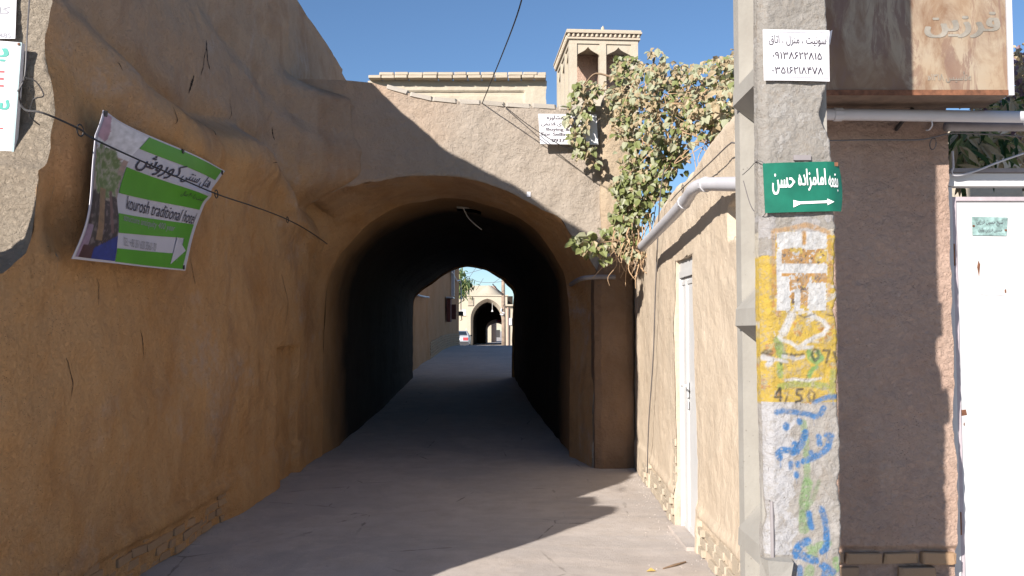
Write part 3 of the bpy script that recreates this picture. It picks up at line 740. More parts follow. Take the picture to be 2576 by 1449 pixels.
def paint(px, py):
    w1 = fb(px, py, 0, .02, 4); w2 = fb(px, py, 9, .09, 3)
    col = None; a = 0.0
    ytop = c7(0, 150)[1] + 14 * w1; ybot = c8(0, 205)[1] + 5 * w1
    # yellow field (reaches higher on the left corner)
    if py > ytop + (0 if px > 1950 else 60) and py < ybot:
        col = YEL; a = .97 if w2 > -.55 else .5
        if w1 > .42: col = OCH if w2 > 0 else (.42, .33, .15)
        if px > 1947 and py < c7(0, 900)[1] and w1 < -.28: col = (.48, .43, .35)
        if py < c7(0, 760)[1] and (px < 1965 and px > 1942): col = OCH if w2 > .1 else col
    elif py > ybot:
        if px < c8(330, 0)[0] + 22 * w1 and py < c8(0, 1300)[1]: col = WHT; a = .85 if w2 > -.5 else .3
        elif w1 > .1: col = (.42, .39, .365); a = .7
        else: col = (.36, .33, .30); a = .6
    elif py > c7(0, 20)[1]:
        if w1 > -.1: col = (.40, .38, .38); a = .7
    elif w1 > .25 and w2 > -.2: col = (.42, .40, .38); a = .5
    # poster sheets with torn middle
    x7 = (px / .6492 - 2900) * 1.8577; y7 = (py / .6492 - 820) * 1.8577
    if 205 < x7 < 565 and 145 < y7 < 715:
        torn = w1 + .5 * w2
        keep = (y7 < 270 + 30 * w1) or (375 < y7 < 440 and torn > -.4) or (x7 < 300 + 20 * w2 and y7 > 470) or (x7 > 430 + 22 * w2 and y7 > 515 and x7 < 560) or (330 < x7 < 375 and y7 > 560) or (x7 < 240 and y7 > 270)
        if keep and not (abs(x7 - 402) < 12 and y7 < 235): col = PAPER; a = .97
        elif w2 > .35: col = PAPER; a = .9
        elif w2 < -.45: col = (.10, .07, .06); a = .9
        else: col = OCH if w1 > -.2 else YEL; a = .9
    for c, w, pts, al in ST:
        if py < pts[0][1] - 120 and py < min(p[1] for p in pts) - w - 4: continue
        if py > max(p[1] for p in pts) + w + 4: continue
        if px < min(p[0] for p in pts) - w - 4 or px > max(p[0] for p in pts) + w + 4: continue
        d = seg_d(px, py, pts) + 1.6 * w2
        if d < w + 2.0:
            k = al * (1 - sstep(w - 3.0, w + 2.0, d)) * (1 if w2 < .35 else .8)
            if w2 < -.62: k *= .35
            base = col if col else (.45, .42, .38); ba = max(a, k)
            col = tuple(base[i] * (1 - k) + c[i] * k for i in range(3)); a = ba
    return (col or (0, 0, 0)), a
NX = 72
pv = []; cols = []
for z in zl:
    for i in range(NX + 1):
        p = pole_pt(i, NX, z); pv.append(p)
        px, py = to_px(p.x, YP, p.z)
        c, a = paint(px, py) if 60 < py < 1480 else ((0, 0, 0), 0)
        cols.append((*c, a))
pf = [(j * (NX + 1) + i, j * (NX + 1) + i + 1, (j + 1) * (NX + 1) + i + 1, (j + 1) * (NX + 1) + i) for j in range(len(zl) - 1) for i in range(NX)]
def polem():
    n = NT('pole_concrete_painted')
    at = n.t.nodes.new("ShaderNodeVertexColor"); at.layer_name = 'paint'
    base = n.mix(n.ramp(n.noise(9, 6, .65), .35, .68), (.285, .26, .23), (.35, .325, .295))
    base = n.mix(n.math('MULTIPLY', n.ramp(n.noise(40, 4, .7), .55, .75), .5), base, (.25, .20, .15))
    fr = n.ramp(n.noise(34, 6, .8), .36, .50)
    col = n.mix(n.math('MULTIPLY', at.outputs['Alpha'], n.math('ADD', .45, n.math('MULTIPLY', fr, .53))), base, at.outputs['Color'])
    gr = n.ramp(n.noise(18, 6, .8, dist=.8), .50, .70); col = n.mix(n.math('MULTIPLY', gr, .5), col, (.26, .205, .15))
    pk = n.ramp(n.voro(48), .06, .14, inv=True); col = n.mix(n.math('MULTIPLY', n.math('MULTIPLY', pk, n.ramp(n.noise(7, 3), .48, .56)), .8), col, (.16, .13, .10))
    b = n.bump(n.noise(60, 6, .8), .9, .014); b = n.bump(n.noise(14, 5, .6), .5, .025, b)
    return n.fin(col, .85, b, spec=.2)
M['pole_paint'] = polem()
def concm():
    n = NT('cast_concrete'); base = n.mix(n.ramp(n.noise(6, 6, .65), .35, .68), (.29, .27, .24), (.34, .32, .285))
    pit = n.math('MULTIPLY', n.ramp(n.voro(38), .08, .16, inv=True), n.ramp(n.noise(8, 3), .5, .58))
    base = n.mix(pit, base, (.2, .18, .16)); b = n.bump(n.noise(50, 4, .7), .3, .006); b = n.bump(pit, -.6, .01, b)
    return n.fin(base, .9, b, spec=.2)
M['concrete'] = concm()
o = mesh('front_flange', pv, pf, M['pole_paint'], pole, True)
ca = o.data.color_attributes.new('paint', 'FLOAT_COLOR', 'POINT')
ca.data.foreach_set('color', [x for c in cols for x in c])
# rough right side of the flange, its left side, and the back
def rside(u, v):
    z = 8 * v; p = pole_pt(NX, NX, z); return Vector((p.x - .006 * u + .003 * fb(z, u, 3, 30), p.y + .075 * u, z))
grid('flange_side', 6, 900, rside, M['pole_paint'], pole)
def lside(u, v):
    z = 8 * v; p = pole_pt(0, NX, z); return Vector((p.x + .002 - .006 * u, p.y + .035 * u, z))
o = grid('flange_edge', 4, 700, lside, M['pole_paint'], pole, flip=True)
ca = o.data.color_attributes.new('paint', 'FLOAT_COLOR', 'POINT'); cc = []
for v in o.data.vertices:
    px, py = to_px(v.co.x + pole.location.x, YP, v.co.z); c, a = paint(1925 if px < 1925 else px, py) if 60 < py < 1480 else ((0, 0, 0), 0); cc += [*c, a]
ca.data.foreach_set('color', cc)
xa, xb = .878, 1.135
YB0, YB1 = YP + .385, YP + .46
mb = MB(); mb.box((.907, YB0, 0), (xb, YB1, 8)); mb.build('back_flange', M['concrete'], pole)
mb = MB(); mb.box((xa + .002, YP + .045, 0), (xb - .004, YP + .072, 8)); mb.build('flange_core', M['concrete'], pole)
mb = MB(); mb.box((xa + .11, YP + .065, 0), (xb - .11, YB0, 8)); mb.build('web', M['concrete'], pole)
zr = [P(1890, y, YP + .15).z for y in (1395, 805, 215)]
dz = zr[1] - zr[0]
for z in [zr[0] - dz + .02, zr[0], zr[1], zr[2]] + [zr[2] + dz * k for k in range(1, 5)]:
    for s, x0 in ((-1, xa + .11), (1, xb - .11)):
        pr = [(x0, YP + .066, z + .16), (x0 + s * .105, YP + .066, z + .045), (x0 + s * .108, YP + .066, z - .02), (x0, YP + .066, z - .10)]
        m2 = MB(); m2.prism(pr, (0, 1, 0), YB0 - YP - .068); m2.build('rib', M['concrete'], pole)
mb = MB()
a = P(1941, 1270, YP - .004); b = P(1946, 1415, YP - .004)
mb.tube([P(1941, 1262, YP + .008), P(1943, 1340, YP + .0), P(1944, 1412, YP + .0)], .007, 8); mb.build('earth_conduit', M['pipe_old'], pole)
mb = MB(); mb.tube([P(1936, 1050, YP + .02), P(1934, 1200, YP + .016), P(1938, 1262, YP + .012), P(1946, 1268, YP + .006)], .004, 6); mb.build('earth_wire', M['wire_grey'], pole)
mb = MB(); p0 = P(1955, 1432, YP - .01); mb.box((p0.x - .035, p0.y - .03, p0.z - .05), (p0.x + .045, p0.y + .05, p0.z + .035), jit=.012); mb.build('mortar_lump', M['concrete'], pole)
mb = MB(); p0 = P(2018, 397, YP - .006); mb.box((p0.x - .03, p0.y - .004, p0.z - .009), (p0.x + .03, p0.y + .01, p0.z + .009)); mb.build('steel_plate', M['pipe_old'], pole)

def flatmap(o, U, V):
    o, U, V = Vector(o), Vector(U), Vector(V); n = U.cross(V).normalized()
    return lambda u, v, off=0: o + U * u + V * v + n * off
def quadmap(bl_, br_, tr_, tl_, bend=None):
    bl_, br_, tr_, tl_ = map(Vector, (bl_, br_, tr_, tl_)); n = (br_ - bl_).cross(tl_ - bl_).normalized()
    def f(u, v, off=0):
        p = bl_.lerp(br_, u).lerp(tl_.lerp(tr_, u), v)
        return p + n * (off + (bend(u, v) if bend else 0))
    return f
def sheet(name, root, mat, f, th=.002, n=(14, 10), back=None):
    """a thin solid sheet following f"""
    nu, nv = n; vs = []; fs = []
    for s in (0, -th):
        for j in range(nv + 1):
            for i in range(nu + 1): vs.append(f(i / nu, j / nv, s))
    k = (nu + 1) * (nv + 1)
    for j in range(nv):
        for i in range(nu):
            a = j * (nu + 1) + i; fs.append((a, a + 1, a + nu + 2, a + nu + 1)); fs.append((a + k, a + nu + 1 + k, a + nu + 2 + k, a + 1 + k))
    def e(a, b): fs.append((a, a + k, b + k, b))
    for i in range(nu): e(i + 1, i); e(nv * (nu + 1) + i, nv * (nu + 1) + i + 1)
    for j in range(nv): e(j * (nu + 1), (j + 1) * (nu + 1)); e((j + 1) * (nu + 1) + nu, j * (nu + 1) + nu)
    return mesh(name, vs, fs, mat, root, False)

# room-to-let notice on the pole
Yp = YP - .014
f = quadmap(P(1922, 202, Yp), P(2087, 205, Yp), P(2085, 78, Yp), P(1919, 74, Yp), lambda u, v: .004 * math.sin(u * 3.1) + .006 * (v > .8) * (u > .85))
nt = thing('paper_notice', 'white paper notice with three lines of Persian writing glued high on the concrete pole', 'notice', P(2004, 202, Yp))
sheet('sheet', nt, M['paper'], f)
for q in (((.03, .06), (.97, .06), (.97, .068), (.03, .068)), ((.03, .945), (.97, .945), (.97, .953), (.03, .953)), ((.03, .068), (.034, .068), (.034, .945), (.03, .945)), ((.966, .068), (.97, .068), (.97, .945), (.966, .945))):
    patch('border_line', nt, M['ink_soft'], f, q, .0015, (8, 2))
lettering('سوئیت ، منزل ، اتاق', nt, M['ink'], f, (.08, .68, .95, .90), .002, .012)
lettering('۰۹۱۳۸۶۲۲۸۱۵', nt, M['ink'], f, (.13, .42, .88, .56), .002, .014)
lettering('۰۳۵۱۶۲۱۸۴۷۸', nt, M['ink'], f, (.12, .13, .90, .27), .002, .014)
mb = MB(); mb.add([P(2086, 80, Yp), P(2094, 75, Yp + .02), P(2088, 112, Yp + .02), P(2086, 112, Yp)], [(0, 1, 2, 3)]); mb.build('curled_corner', M['paper'], nt)

# green street sign
Yp = YP - .02
gs = thing('street_sign', 'green enamel street sign with white Persian script and an arrow, wired to the pole', 'sign', P(2020, 530, Yp))
f = quadmap(P(1925, 536, Yp), P(2122, 530, Yp), P(2114, 405, Yp), P(1919, 411, Yp), lambda u, v: -.02 * max(0, (u - .82) / .18) ** 1.5 + .003 * math.sin(u * 5))
def gsf(u, v, off=0):
    # rounded, bent right end
    k = max(0, (u - .9) / .1); uu = u + .045 * k * (1 - (2 * v - 1) ** 2)
    return f(uu, v, off)
sheet('board', gs, M['sign_green'], gsf, .0025, (24, 8))
lettering('امامزاده', gs, M['sign_white'], f, (.435, .42, .80, .86), .003, .03)
lettering('حسن', gs, M['sign_white'], f, (.10, .36, .395, .78), .003, .03)
lettering('بقعه', gs, M['sign_white'], f, (.83, .40, .975, .76), .003, .018)
mbx = [(.36, .14), (.40, .19), (.38, .235), (.44, .205), (.80, .215), (.80, .255), (.90, .19), (.80, .12), (.80, .165), (.44, .155), (.37, .10)]
def polyp(name, root, mat, fm, pts, off):
    return mesh(name, [fm(a, b, off) for a, b in pts], [tuple(range(len(pts)))], mat, root)
polyp('arrow', gs, M['sign_white'], f, mbx[3:10], .003); polyp('arrow_tail', gs, M['sign_white'], f, [(.36, .14), (.36, .24), (.45, .204), (.45, .156), (.355, .09)], .003)
mb = MB(); mb.tube(catmull([P(1926, 412, Yp), P(1905, 405, YP + .02), P(1885, 425, YP + .2), P(1868, 440, YP + .27)], 5), .0016, 5); mb.tube(catmull([P(1928, 533, Yp), P(1915, 545, YP + .03), P(1890, 520, YP + .2), P(1870, 455, YP + .27)], 5), .0016, 5); mb.build('tie_wire', M['wire_grey'], gs)
mb = MB(); mb.box((P(2097, 410, Yp).x, Yp + .014, P(2097, 416, Yp).z), (P(2112, 408, Yp).x, Yp + .02, P(2097, 406, Yp).z)); mb.build('rusty_corner', M['rust'], gs)

# ------------------------------------------------------------------ white gate at the far right
YG = YW + .16
gt = thing('white_gate', 'large white sheet-metal gate with a rusty name plate at the right edge', 'gate', (3.1, YG, 0))
xg0 = P(2402, 900, YG).x
gl = P(2402, 487, YG).z
mb = MB(); mb.box((xg0 - .045, YG - .03, 0), (xg0 - .008, YG + .04, gl + .03)); mb.build('frame_post', M['white'], gt)
mb = MB(); mb.box((xg0, YG, .04), (xg0 + 1.15, YG + .035, gl - .02)); mb.build('gate_leaf', M['white'], gt)
mb = MB(); mb.box((xg0 + 1.16, YG, .04), (xg0 + 2.3, YG + .035, gl - .02)); mb.build('gate_leaf', M['white'], gt)
M['rim'] = simple('mauve_grey_paint', (.42, .36, .38), .6)
mb = MB(); mb.box((xg0, YG - .014, .04), (xg0 + .020, YG - .0005, gl - .02)); mb.box((xg0 + .0205, YG - .014, gl - .042), (xg0 + 1.15, YG - .0005, gl - .02)); mb.build('edge_rim', M['rim'], gt)
mb = MB(); mb.box((xg0 - .045, YG - .04, gl + .035), (xg0 + 2.4, YG + .03, gl + .105)); mb.build('lintel', M['white'], gt)
mb = MB(); mb.box((xg0 - .05, YG - .06, gl + .108), (xg0 + 2.4, YG + .05, gl + .13)); mb.build('lintel_cap', M['pipe_old'], gt)
for pts in (((2461, 655), (2466, 665), (2463, 698), (2458, 672)), ((2406, 1032), (2430, 1030), (2433, 1044), (2410, 1048)), ((2527, 1000 - 270), (2531, 726), (2532, 736), (2528, 738)), ((2424, 1065), (2427, 1062), (2427, 1072), (2424, 1070))):
    mesh('rust_spot', [P(a, b, YG - .0015) for a, b in pts], [tuple(range(len(pts)))], M['rust'], gt)
M['plate'] = simple('patinated_plate', (.26, .38, .36), .55, .1, .45, 30)
fp = quadmap(P(2447, 592, YG - .006), P(2532, 593, YG - .006), P(2535, 547, YG - .006), P(2445, 545, YG - .006))
o = sheet('name_plate', gt, M['plate'], fp, .003, (4, 3))
for q in (lettering('شیخ حسین فرزین', None, M['ink'], fp, (.12, .5, .88, .88), .0012, .01), lettering('حسین فرزین وکیل', None, M['ink'], fp, (.16, .16, .86, .42), .0012, .006)):
    q.parent = o; q.location = (0, 0, 0)
for (u, v) in ((.03, .5), (.96, .3)):
    mb = MB(); c_ = fp(u, v, .002); mb.box((c_.x - .005, c_.y - .003, c_.z - .005), (c_.x + .005, c_.y + .002, c_.z + .005)); q = mb.build('screw', M['rust'], None); q.parent = o; q.location = (0, 0, 0)
mb = MB(); mb.box((xg0 + .46, YG - .004, .045), (xg0 + .468, YG - .0006, gl - .045)); mb.build('sheet_seam', M['rim'], gt)
for hz_ in (.5, 1.95):
    mb = MB(); mb.tube([(xg0 - .004, YG - .02, hz_), (xg0 - .004, YG - .02, hz_ + .12)], .009, 8); mb.build('hinge', M['rust'], gt)
# faint scratches: pencilled marks on the white sheet
for pts in (((2462, 728), (2468, 712), (2474, 730)), ((2480, 730), (2488, 712), (2494, 728)), ((2500, 728), (2510, 716)), ((2516, 712), (2524, 728)), ((2458, 738), (2490, 745), (2530, 742))):
    mb = MB(); mb.tube([P(a, b, YG - .0012) for a, b in pts], .0009, 4); mb.build('scratch', M['ink_soft'], gt)

# ------------------------------------------------------------------ rusty box sign
YS = 4.17
bx_ = thing('box_sign', 'big weathered cream box sign with rust stains and faded Persian letters above the gate', 'sign', P(2330, 240, YS))
def signm():
    n = NT('rusted_sign_face'); st_ = n.noise(2.6, 6, .68, dist=1.0, stretch=(1.3, 1, .5)); 
    sep = n.t.nodes.new("ShaderNodeSeparateXYZ"); n.l(n.tc, sep.inputs[0]); left = n.ramp(n.math('ADD', sep.outputs[0], n.math('MULTIPLY', n.math('SUBTRACT', n.noise(2.5, 5, .7), .5), .5)), .0, .22, inv=True); low = n.ramp(sep.outputs[2], .0, .45, inv=True)  # left: pole's shadow put into the face colour as dark brown, besides rust
    m1 = n.ramp(n.math('ADD', st_, n.math('MULTIPLY', low, .12)), .44, .60)
    c = n.mix(m1, (.33, .27, .20), (.17, .10, .065)); m2 = n.ramp(n.noise(4.5, 6, .75, dist=1.4, stretch=(1.6, 1, .5)), .52, .60)
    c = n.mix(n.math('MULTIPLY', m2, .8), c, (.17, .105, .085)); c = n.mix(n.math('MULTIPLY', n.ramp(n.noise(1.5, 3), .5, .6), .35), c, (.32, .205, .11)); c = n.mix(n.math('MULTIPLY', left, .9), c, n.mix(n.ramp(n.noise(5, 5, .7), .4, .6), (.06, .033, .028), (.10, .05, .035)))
    return n.fin(c, .6, n.bump(n.noise(20, 5), .15, .01), spec=.35)
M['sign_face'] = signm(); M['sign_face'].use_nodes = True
xs0, xs1 = 1.19, P(2535, 230, YS).x; zs0 = P(2300, 238, YS).z; zs1 = 4.3
bx_.location = Vector(((xs0 + xs1) / 2, YS, zs0))
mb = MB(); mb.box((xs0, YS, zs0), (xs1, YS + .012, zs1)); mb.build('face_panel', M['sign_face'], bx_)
mb = MB(); mb.box((xs1 + .002, YS - .008, zs0 - .004), (xs1 + .028, YS + .012, zs1)); mb.build('corner_trim', M['pipe'], bx_)
mb = MB(); mb.box((xs0, YS - .006, zs0 - .004), (xs1, YS - .0015, zs0 + .022)); mb.build('bottom_trim', M['rust'], bx_)
mb = MB(); mb.box((xs0, YS + .014, zs0), (xs1 + .02, YS + .26, zs1)); mb.build('housing', simple('housing_metal', (.16, .11, .08), .7, .1, .3, 9), bx_)
for xx in (2.05, 1.4):
    mb = MB(); mb.tube([(xx, YS + .24, zs0 - .01), (xx, YW + .1, zs0 - .10)], .012, 6); mb.build('bracket', M['dark_metal'], bx_)
fs_ = flatmap((0, YS - .001, 0), (1, 0, 0), (0, 0, 1))
def sbox(x0, y0, x1, y1):
    a = P(x0, y1, YS); b = P(x1, y0, YS); return (a.x, a.z, b.x, b.z)
M['faded'] = simple('faded_grey_paint', (.24, .215, .18), .7, 0, .3, 9)
fs2 = lambda u, v, off=0: Vector((u, YS - .0015 - off, v))
lettering('فرزین', bx_, M['faded'], fs2, sbox(2325, 30, 2515, 95), .001, .05)
lettering('«تأسیس ۱۳۱۸»', bx_, M['faded'], fs2, sbox(2333, 180, 2442, 208), .001, .01)

# ------------------------------------------------------------------ pipes
def pipe(name, label, pts, r, mat, clips=(), n=10, group=None):
    q = catmull(pts, 6); t = thing(name, label, 'pipe', q[0], group)
    mb = MB(); mb.tube(q, r, n); mb.build('pipe', mat, t, True)
    for k in clips:
        a = q[k]; d = (q[min(k + 1, len(q) - 1)] - q[k - 1]).normalized()
        mb = MB(); mb.tube([a - d * .02, a + d * .02], r * 1.16, n); mb.build('coupling', mat, t)
    return t
XPp = 1.17
pts = [PX(1614, 622, XPp), PX(1650, 585, XPp), PX(1700, 533, XPp), PX(1728, 500, XPp), P(1745, 475, 5.55), P(1775, 464, 5.35), P(1865, 463, 4.75), P(1960, 458, 4.3)]
pipe('drain_pipe', 'pale plastic drain pipe running along the sunlit garden wall above the narrow door', pts, .042, M['pipe'], (16, 30))
Y3 = 4.36
pipe('drain_pipe', 'upper grey-white plastic pipe crossing the front wall under the box sign', [P(2040, 287, Y3), P(2200, 289, Y3), P(2400, 292, Y3), P(2620, 295, Y3), P(2800, 297, Y3)], .030, M['pipe'], (3,))
pipe('drain_pipe', 'lower shaded grey pipe over the white gate', [P(2378, 318, Y3 + .12), P(2480, 318, Y3 + .12), P(2620, 318, Y3 + .12), P(2800, 318, Y3 + .12)], .026, M['pipe_old'])
pipe('drain_pipe', 'short mauve pipe stub bent into the passage mouth under the vine', [P(1548, 697, 10.0), P(1500, 697, 10.0), P(1466, 700, 10.05), P(1448, 708, 10.4), P(1436, 716, 11)], .027, M['pipe_old'])
# bracket of the wall pipe
t_ = thing('pipe_hook', 'small pale hook hanging under the upper pipe beside the pole shadow', 'hook', P(2340, 300, Y3))
mb = MB(); mb.tube(catmull([P(2343, 302, Y3), P(2345, 315, Y3), P(2338, 326, Y3 + .02), P(2330, 328, Y3 + .05)], 5), .004, 6); mb.build('hook', M['pipe'], t_)

# ------------------------------------------------------------------ hotel banner on the left wall
XB = -2.30
bt = [PX(240, 277, XB), PX(330, 318, XB), PX(450, 372, XB), PX(571, 430, XB)]
bb = [PX(191, 651, XB + .05), PX(280, 660, XB), PX(370, 671, XB), PX(458, 681, XB)]
notch = PX(514, 492, XB)
def banner(u, v, off=0):
    top = bt[0].lerp(bt[3], u); bot = bb[0].lerp(bb[3], u)
    if v > .42 and u > .0:          # right edge runs in at the notch, out again to the top corner
        pass
    rx = interp([(0, bb[3].y), (.05, bb[3].y + .02), (.66, notch.y), (.72, notch.y + .05), (1, bt[3].y)], v)
    lx = interp([(0, bb[0].y), (.8, bb[0].y + .14), (1, bt[0].y)], v)
    y = lx + (rx - lx) * u
    z = bot.z + (top.z - bot.z) * v
    x = XB + .07 * math.exp(-((u) / .10) ** 2) * (.4 + .6 * math.sin(v * 3.1)) + .018 * math.sin(u * 7 + v * 3) + .012 * math.sin(v * 8 + u * 2) + .03 * math.exp(-((v - .68) / .05) ** 2) * sstep(.55, 1, u)
    return Vector((x + off, y, z))
bn = thing('hotel_banner', 'crooked green and white hotel banner with a courtyard photo hanging on the left wall', 'banner', bb[0].lerp(bb[3], .5))
M['banner_green'] = simple('banner_green', (.07, .30, .012), .45, 0, .08, 3); M['banner_white'] = simple('banner_white', (.52, .50, .56), .45, 0, .05, 3)
sheet('vinyl_sheet', bn, M['banner_white'], banner, .003, (60, 40))
def photo_col(u, v):
    n1 = fb(u * 3, v * 3, 1, 3, 4); n2 = fb(u * 3, v * 3, 5, 9, 3)
    c = (.62, .60, .64) if v > .72 else (.30, .24, .22)
    if v > .8 and u < .09 + .05 * n1: c = (.42, .26, .34)
    if .66 < v < .74 and n2 > -.2: c = (.36, .25, .22)
    d = math.hypot((u - .15) / .14, (v - .60) / .19)
    if d < 1 + .3 * n1: c = (.10, .15, .05) if n2 > .1 else (.20, .24, .13) if n2 > -.25 else (.33, .32, .26)
    if v < .44 + .05 * n1: c = (.035, .022, .03) if n2 < .25 else (.12, .09, .10)
    if abs(u - .145 - .02 * v) < .028 and .14 < v < .50: c = (.24, .15, .09)
    if abs(u - .235 + .10 * (v - .4)) < .012 and .2 < v < .50: c = (.15, .08, .08)
    if u > .13 and v < .06 + .62 * (u - .09): c = (.012, .03, .22)
    if u < .07 and v < .22: c = (.24, .17, .26)
    if v < .10 and .03 < u < .13: c = (.06, .02, .03)
    return tuple(max(0, x * (1 + .25 * n2)) for x in c)
n = NT('banner_photo'); at = n.t.nodes.new("ShaderNodeVertexColor"); at.layer_name = 'print'; M['banner_photo'] = n.fin(at.outputs['Color'], .45)
lim = lambda v: interp([(0, .31), (.35, .30), (.45, .285), (.62, .30), (.8, .31), (1, .33)], v)
o = grid('photo_print', 60, 90, lambda u, v: banner(.012 + (lim(v) - .012) * u, .015 + .97 * v, .0025), M['banner_photo'], bn)
ca = o.data.color_attributes.new('print', 'FLOAT_COLOR', 'POINT'); cc = []
for j in range(91):
    for i in range(61):
        v = .015 + .97 * j / 90; u = .012 + (lim(v) - .012) * i / 60; cc += [*photo_col(u, v), 1]
ca.data.foreach_set('color', cc)
def bpatch(name, mat, ulo, uhi, v0l, v0r, v1l, v1r, off=.003, n=(30, 8)):
    def f(u, v):
        a = v0l + (v0r - v0l) * u; b = v1l + (v1r - v1l) * u; vv = a + (b - a) * v
        u0 = ulo(vv) if callable(ulo) else ulo; return banner(u0 + (uhi - u0) * u, vv, off)
    return grid(name, n[0], n[1], f, mat, bn)
bpatch('green_band', M['banner_green'], lambda v: lim(v) + .005, .965, .865, .855, .985, .985)
bpatch('green_band', M['banner_green'], lambda v: lim(v) + .005, .965, .50, .535, .70, .665)
bpatch('green_band', M['banner_green'], lambda v: lim(v) + .005, .965, .215, .275, .355, .40)
bpatch('green_band', M['banner_green'], lambda v: lim(v) + .005, .965, .012, .012, .105, .135)
# lower green field round the arrow
bpatch('green_band', M['banner_green'], .91, .965, .135, .135, .275, .275, n=(4, 6))
bpatch('arrow', M['banner_white'], .89, .892, .07, .07, .25, .25, .004, (2, 2))
polyp('arrow_head', bn, M['banner_white'], banner, [(.84, .04), (.95, .165), (.84, .27)], .0062)
lettering('هتل سنتی', bn, M['ink'], banner, (.68, .715, .95, .855), .005, .01); lettering('کوروش', bn, M['ink'], banner, (.36, .70, .66, .87), .005, .012)
lettering('قدمت بنا ۴۰۰ سال', bn, M['ink'], banner, (.74, .60, .95, .65), .005, .006)
lettering('kourosh traditional hotel', bn, M['ink'], banner, (.37, .40, .955, .50), .005, .0)
lettering('structure antiquity 400 year', bn, M['ink_soft'], banner, (.35, .295, .80, .36), .005, .004)
lettering('TEL: +98 351 620 3560-70', bn, M['ink_soft'], banner, (.36, .13, .68, .19), .005, .0)
for (u, v) in ((.01, .98), (.56, .985), (.975, .97), (.97, .03)):
    p = banner(u, v, .004); mb = MB(); mb.box((p.x - .004, p.y - .012, p.z - .018), (p.x + .006, p.y + .012, p.z + .012), jit=.004); mb.build('tie', M['dark_metal'], bn)

# ------------------------------------------------------------------ wires
def wire(name, label, pts, r=.004, mat=None, loops=(), cat='wire', seg=6, group=None):
    q = catmull(pts, seg); t = thing(name, label, cat, q[0], group)
    mb = MB(); mb.tube(q, r, 5); mb.build('strand', mat or M['wire'], t)
    for c in loops:
        c = Vector(c); mb = MB(); mb.tube([c + Vector((0.004, .035 * math.cos(a), .03 * math.sin(a))) for a in [k * math.pi / 5 for k in range(11)]], r * .8, 4, caps=False); mb.build('wire_knot', mat or M['wire'], t)
    return t
XW = -2.20
wp = [P(55, 205, 4.42), P(48, 240, 4.4), P(62, 275, 4.4), PX(110, 285, -2.26), PX(200, 325, XW), PX(240, 352, XW), PX(400, 425, XW), PX(542, 487, XW), PX(640, 520, XW), PX(722, 552, XW), PX(790, 590, -2.25), PX(860, 642, -2.38)]
wire('support_wire', 'black wire stretched over the hotel banner along the left wall to the arch', wp, .0055, None, [PX(200, 328, XW), PX(543, 488, XW), PX(722, 553, XW)])
wire('loose_cable', 'thin grey cable dropping down the sunlit building corner beside the hanging signs', [P(76, -30, 4.42), P(68, 90, 4.42), P(62, 190, 4.40), P(44, 230, 4.38)], .004, M['wire_grey'])
wire('wire_hook', 'twisted wire hook at the sunlit building corner above the banner', [P(62, 195, 4.4), P(90, 205, 4.4), P(110, 240, 4.38), P(85, 250, 4.36), P(75, 290, 4.38), P(100, 315, 4.42)], .0035, M['wire'])
wire('overhead_wire', 'black overhead wire slanting across the sky down to the brick coping', [P(1322, -40, 6.0), P(1300, 40, 6.6), P(1262, 140, 8.2), P(1212, 262, 10.25)], .006)
fyy = lambda a, b: P(a, b, YF)
wire('overhead_wire', 'thin dark wire running from the brick coping down across the paper sign', [P(1263, 262, 10.15), P(1330, 315, 10.0), P(1415, 368, 9.7), P(1440, 372, 9.6)], .005)
XWr = 1.27
wire('wall_wire', 'thin wire strung along the top of the sunlit garden wall above the pipe', [PX(1688, 505, XWr), PX(1710, 480, XWr), PX(1780, 415, XWr), PX(1832, 365, XWr), PX(1848, 360, XWr), P(1875, 366, 4.9)], .0045, M['wire_grey'], [PX(1716, 474, XWr)])
wire('wall_cable', 'thin pale cable hanging down the sunlit garden wall left of the narrow door', [PX(1672, 420, 1.31), PX(1660, 500, 1.29), PX(1650, 700, 1.30), PX(1643, 900, 1.32), PX(1632, 1060, 1.33), PX(1628, 1190, 1.36)], .006, M['wire_grey'])
wire('front_wire', 'thin dark wire crossing the shaded front wall toward the gate plants', [P(2085, 354, 4.5), P(2200, 352, 4.5), P(2310, 352, 4.5), P(2350, 345, 4.5), P(2400, 335, 4.5), P(2480, 338, 4.5), P(2600, 345, 4.5)], .004, M['wire_grey'], [P(2345, 362, 4.52)])
wire('gate_rod', 'thin pale bent rod above the gate lintel in front of the shrub', [P(2396, 380, 4.68), P(2398, 420, 4.68), P(2394, 432, 4.68), P(2405, 441, 4.68), P(2450, 432, 4.68), P(2520, 405, 4.68), P(2600, 378, 4.68)], .006, M['pipe'], cat='rod')
wire('hanging_cable', 'pale frayed cable dangling from the skylight in the dark vault', [P(1166, 524, 12.0), P(1176, 545, 12.0), P(1192, 562, 11.95), P(1212, 578, 11.9)], .008, M['white'], cat='cable')

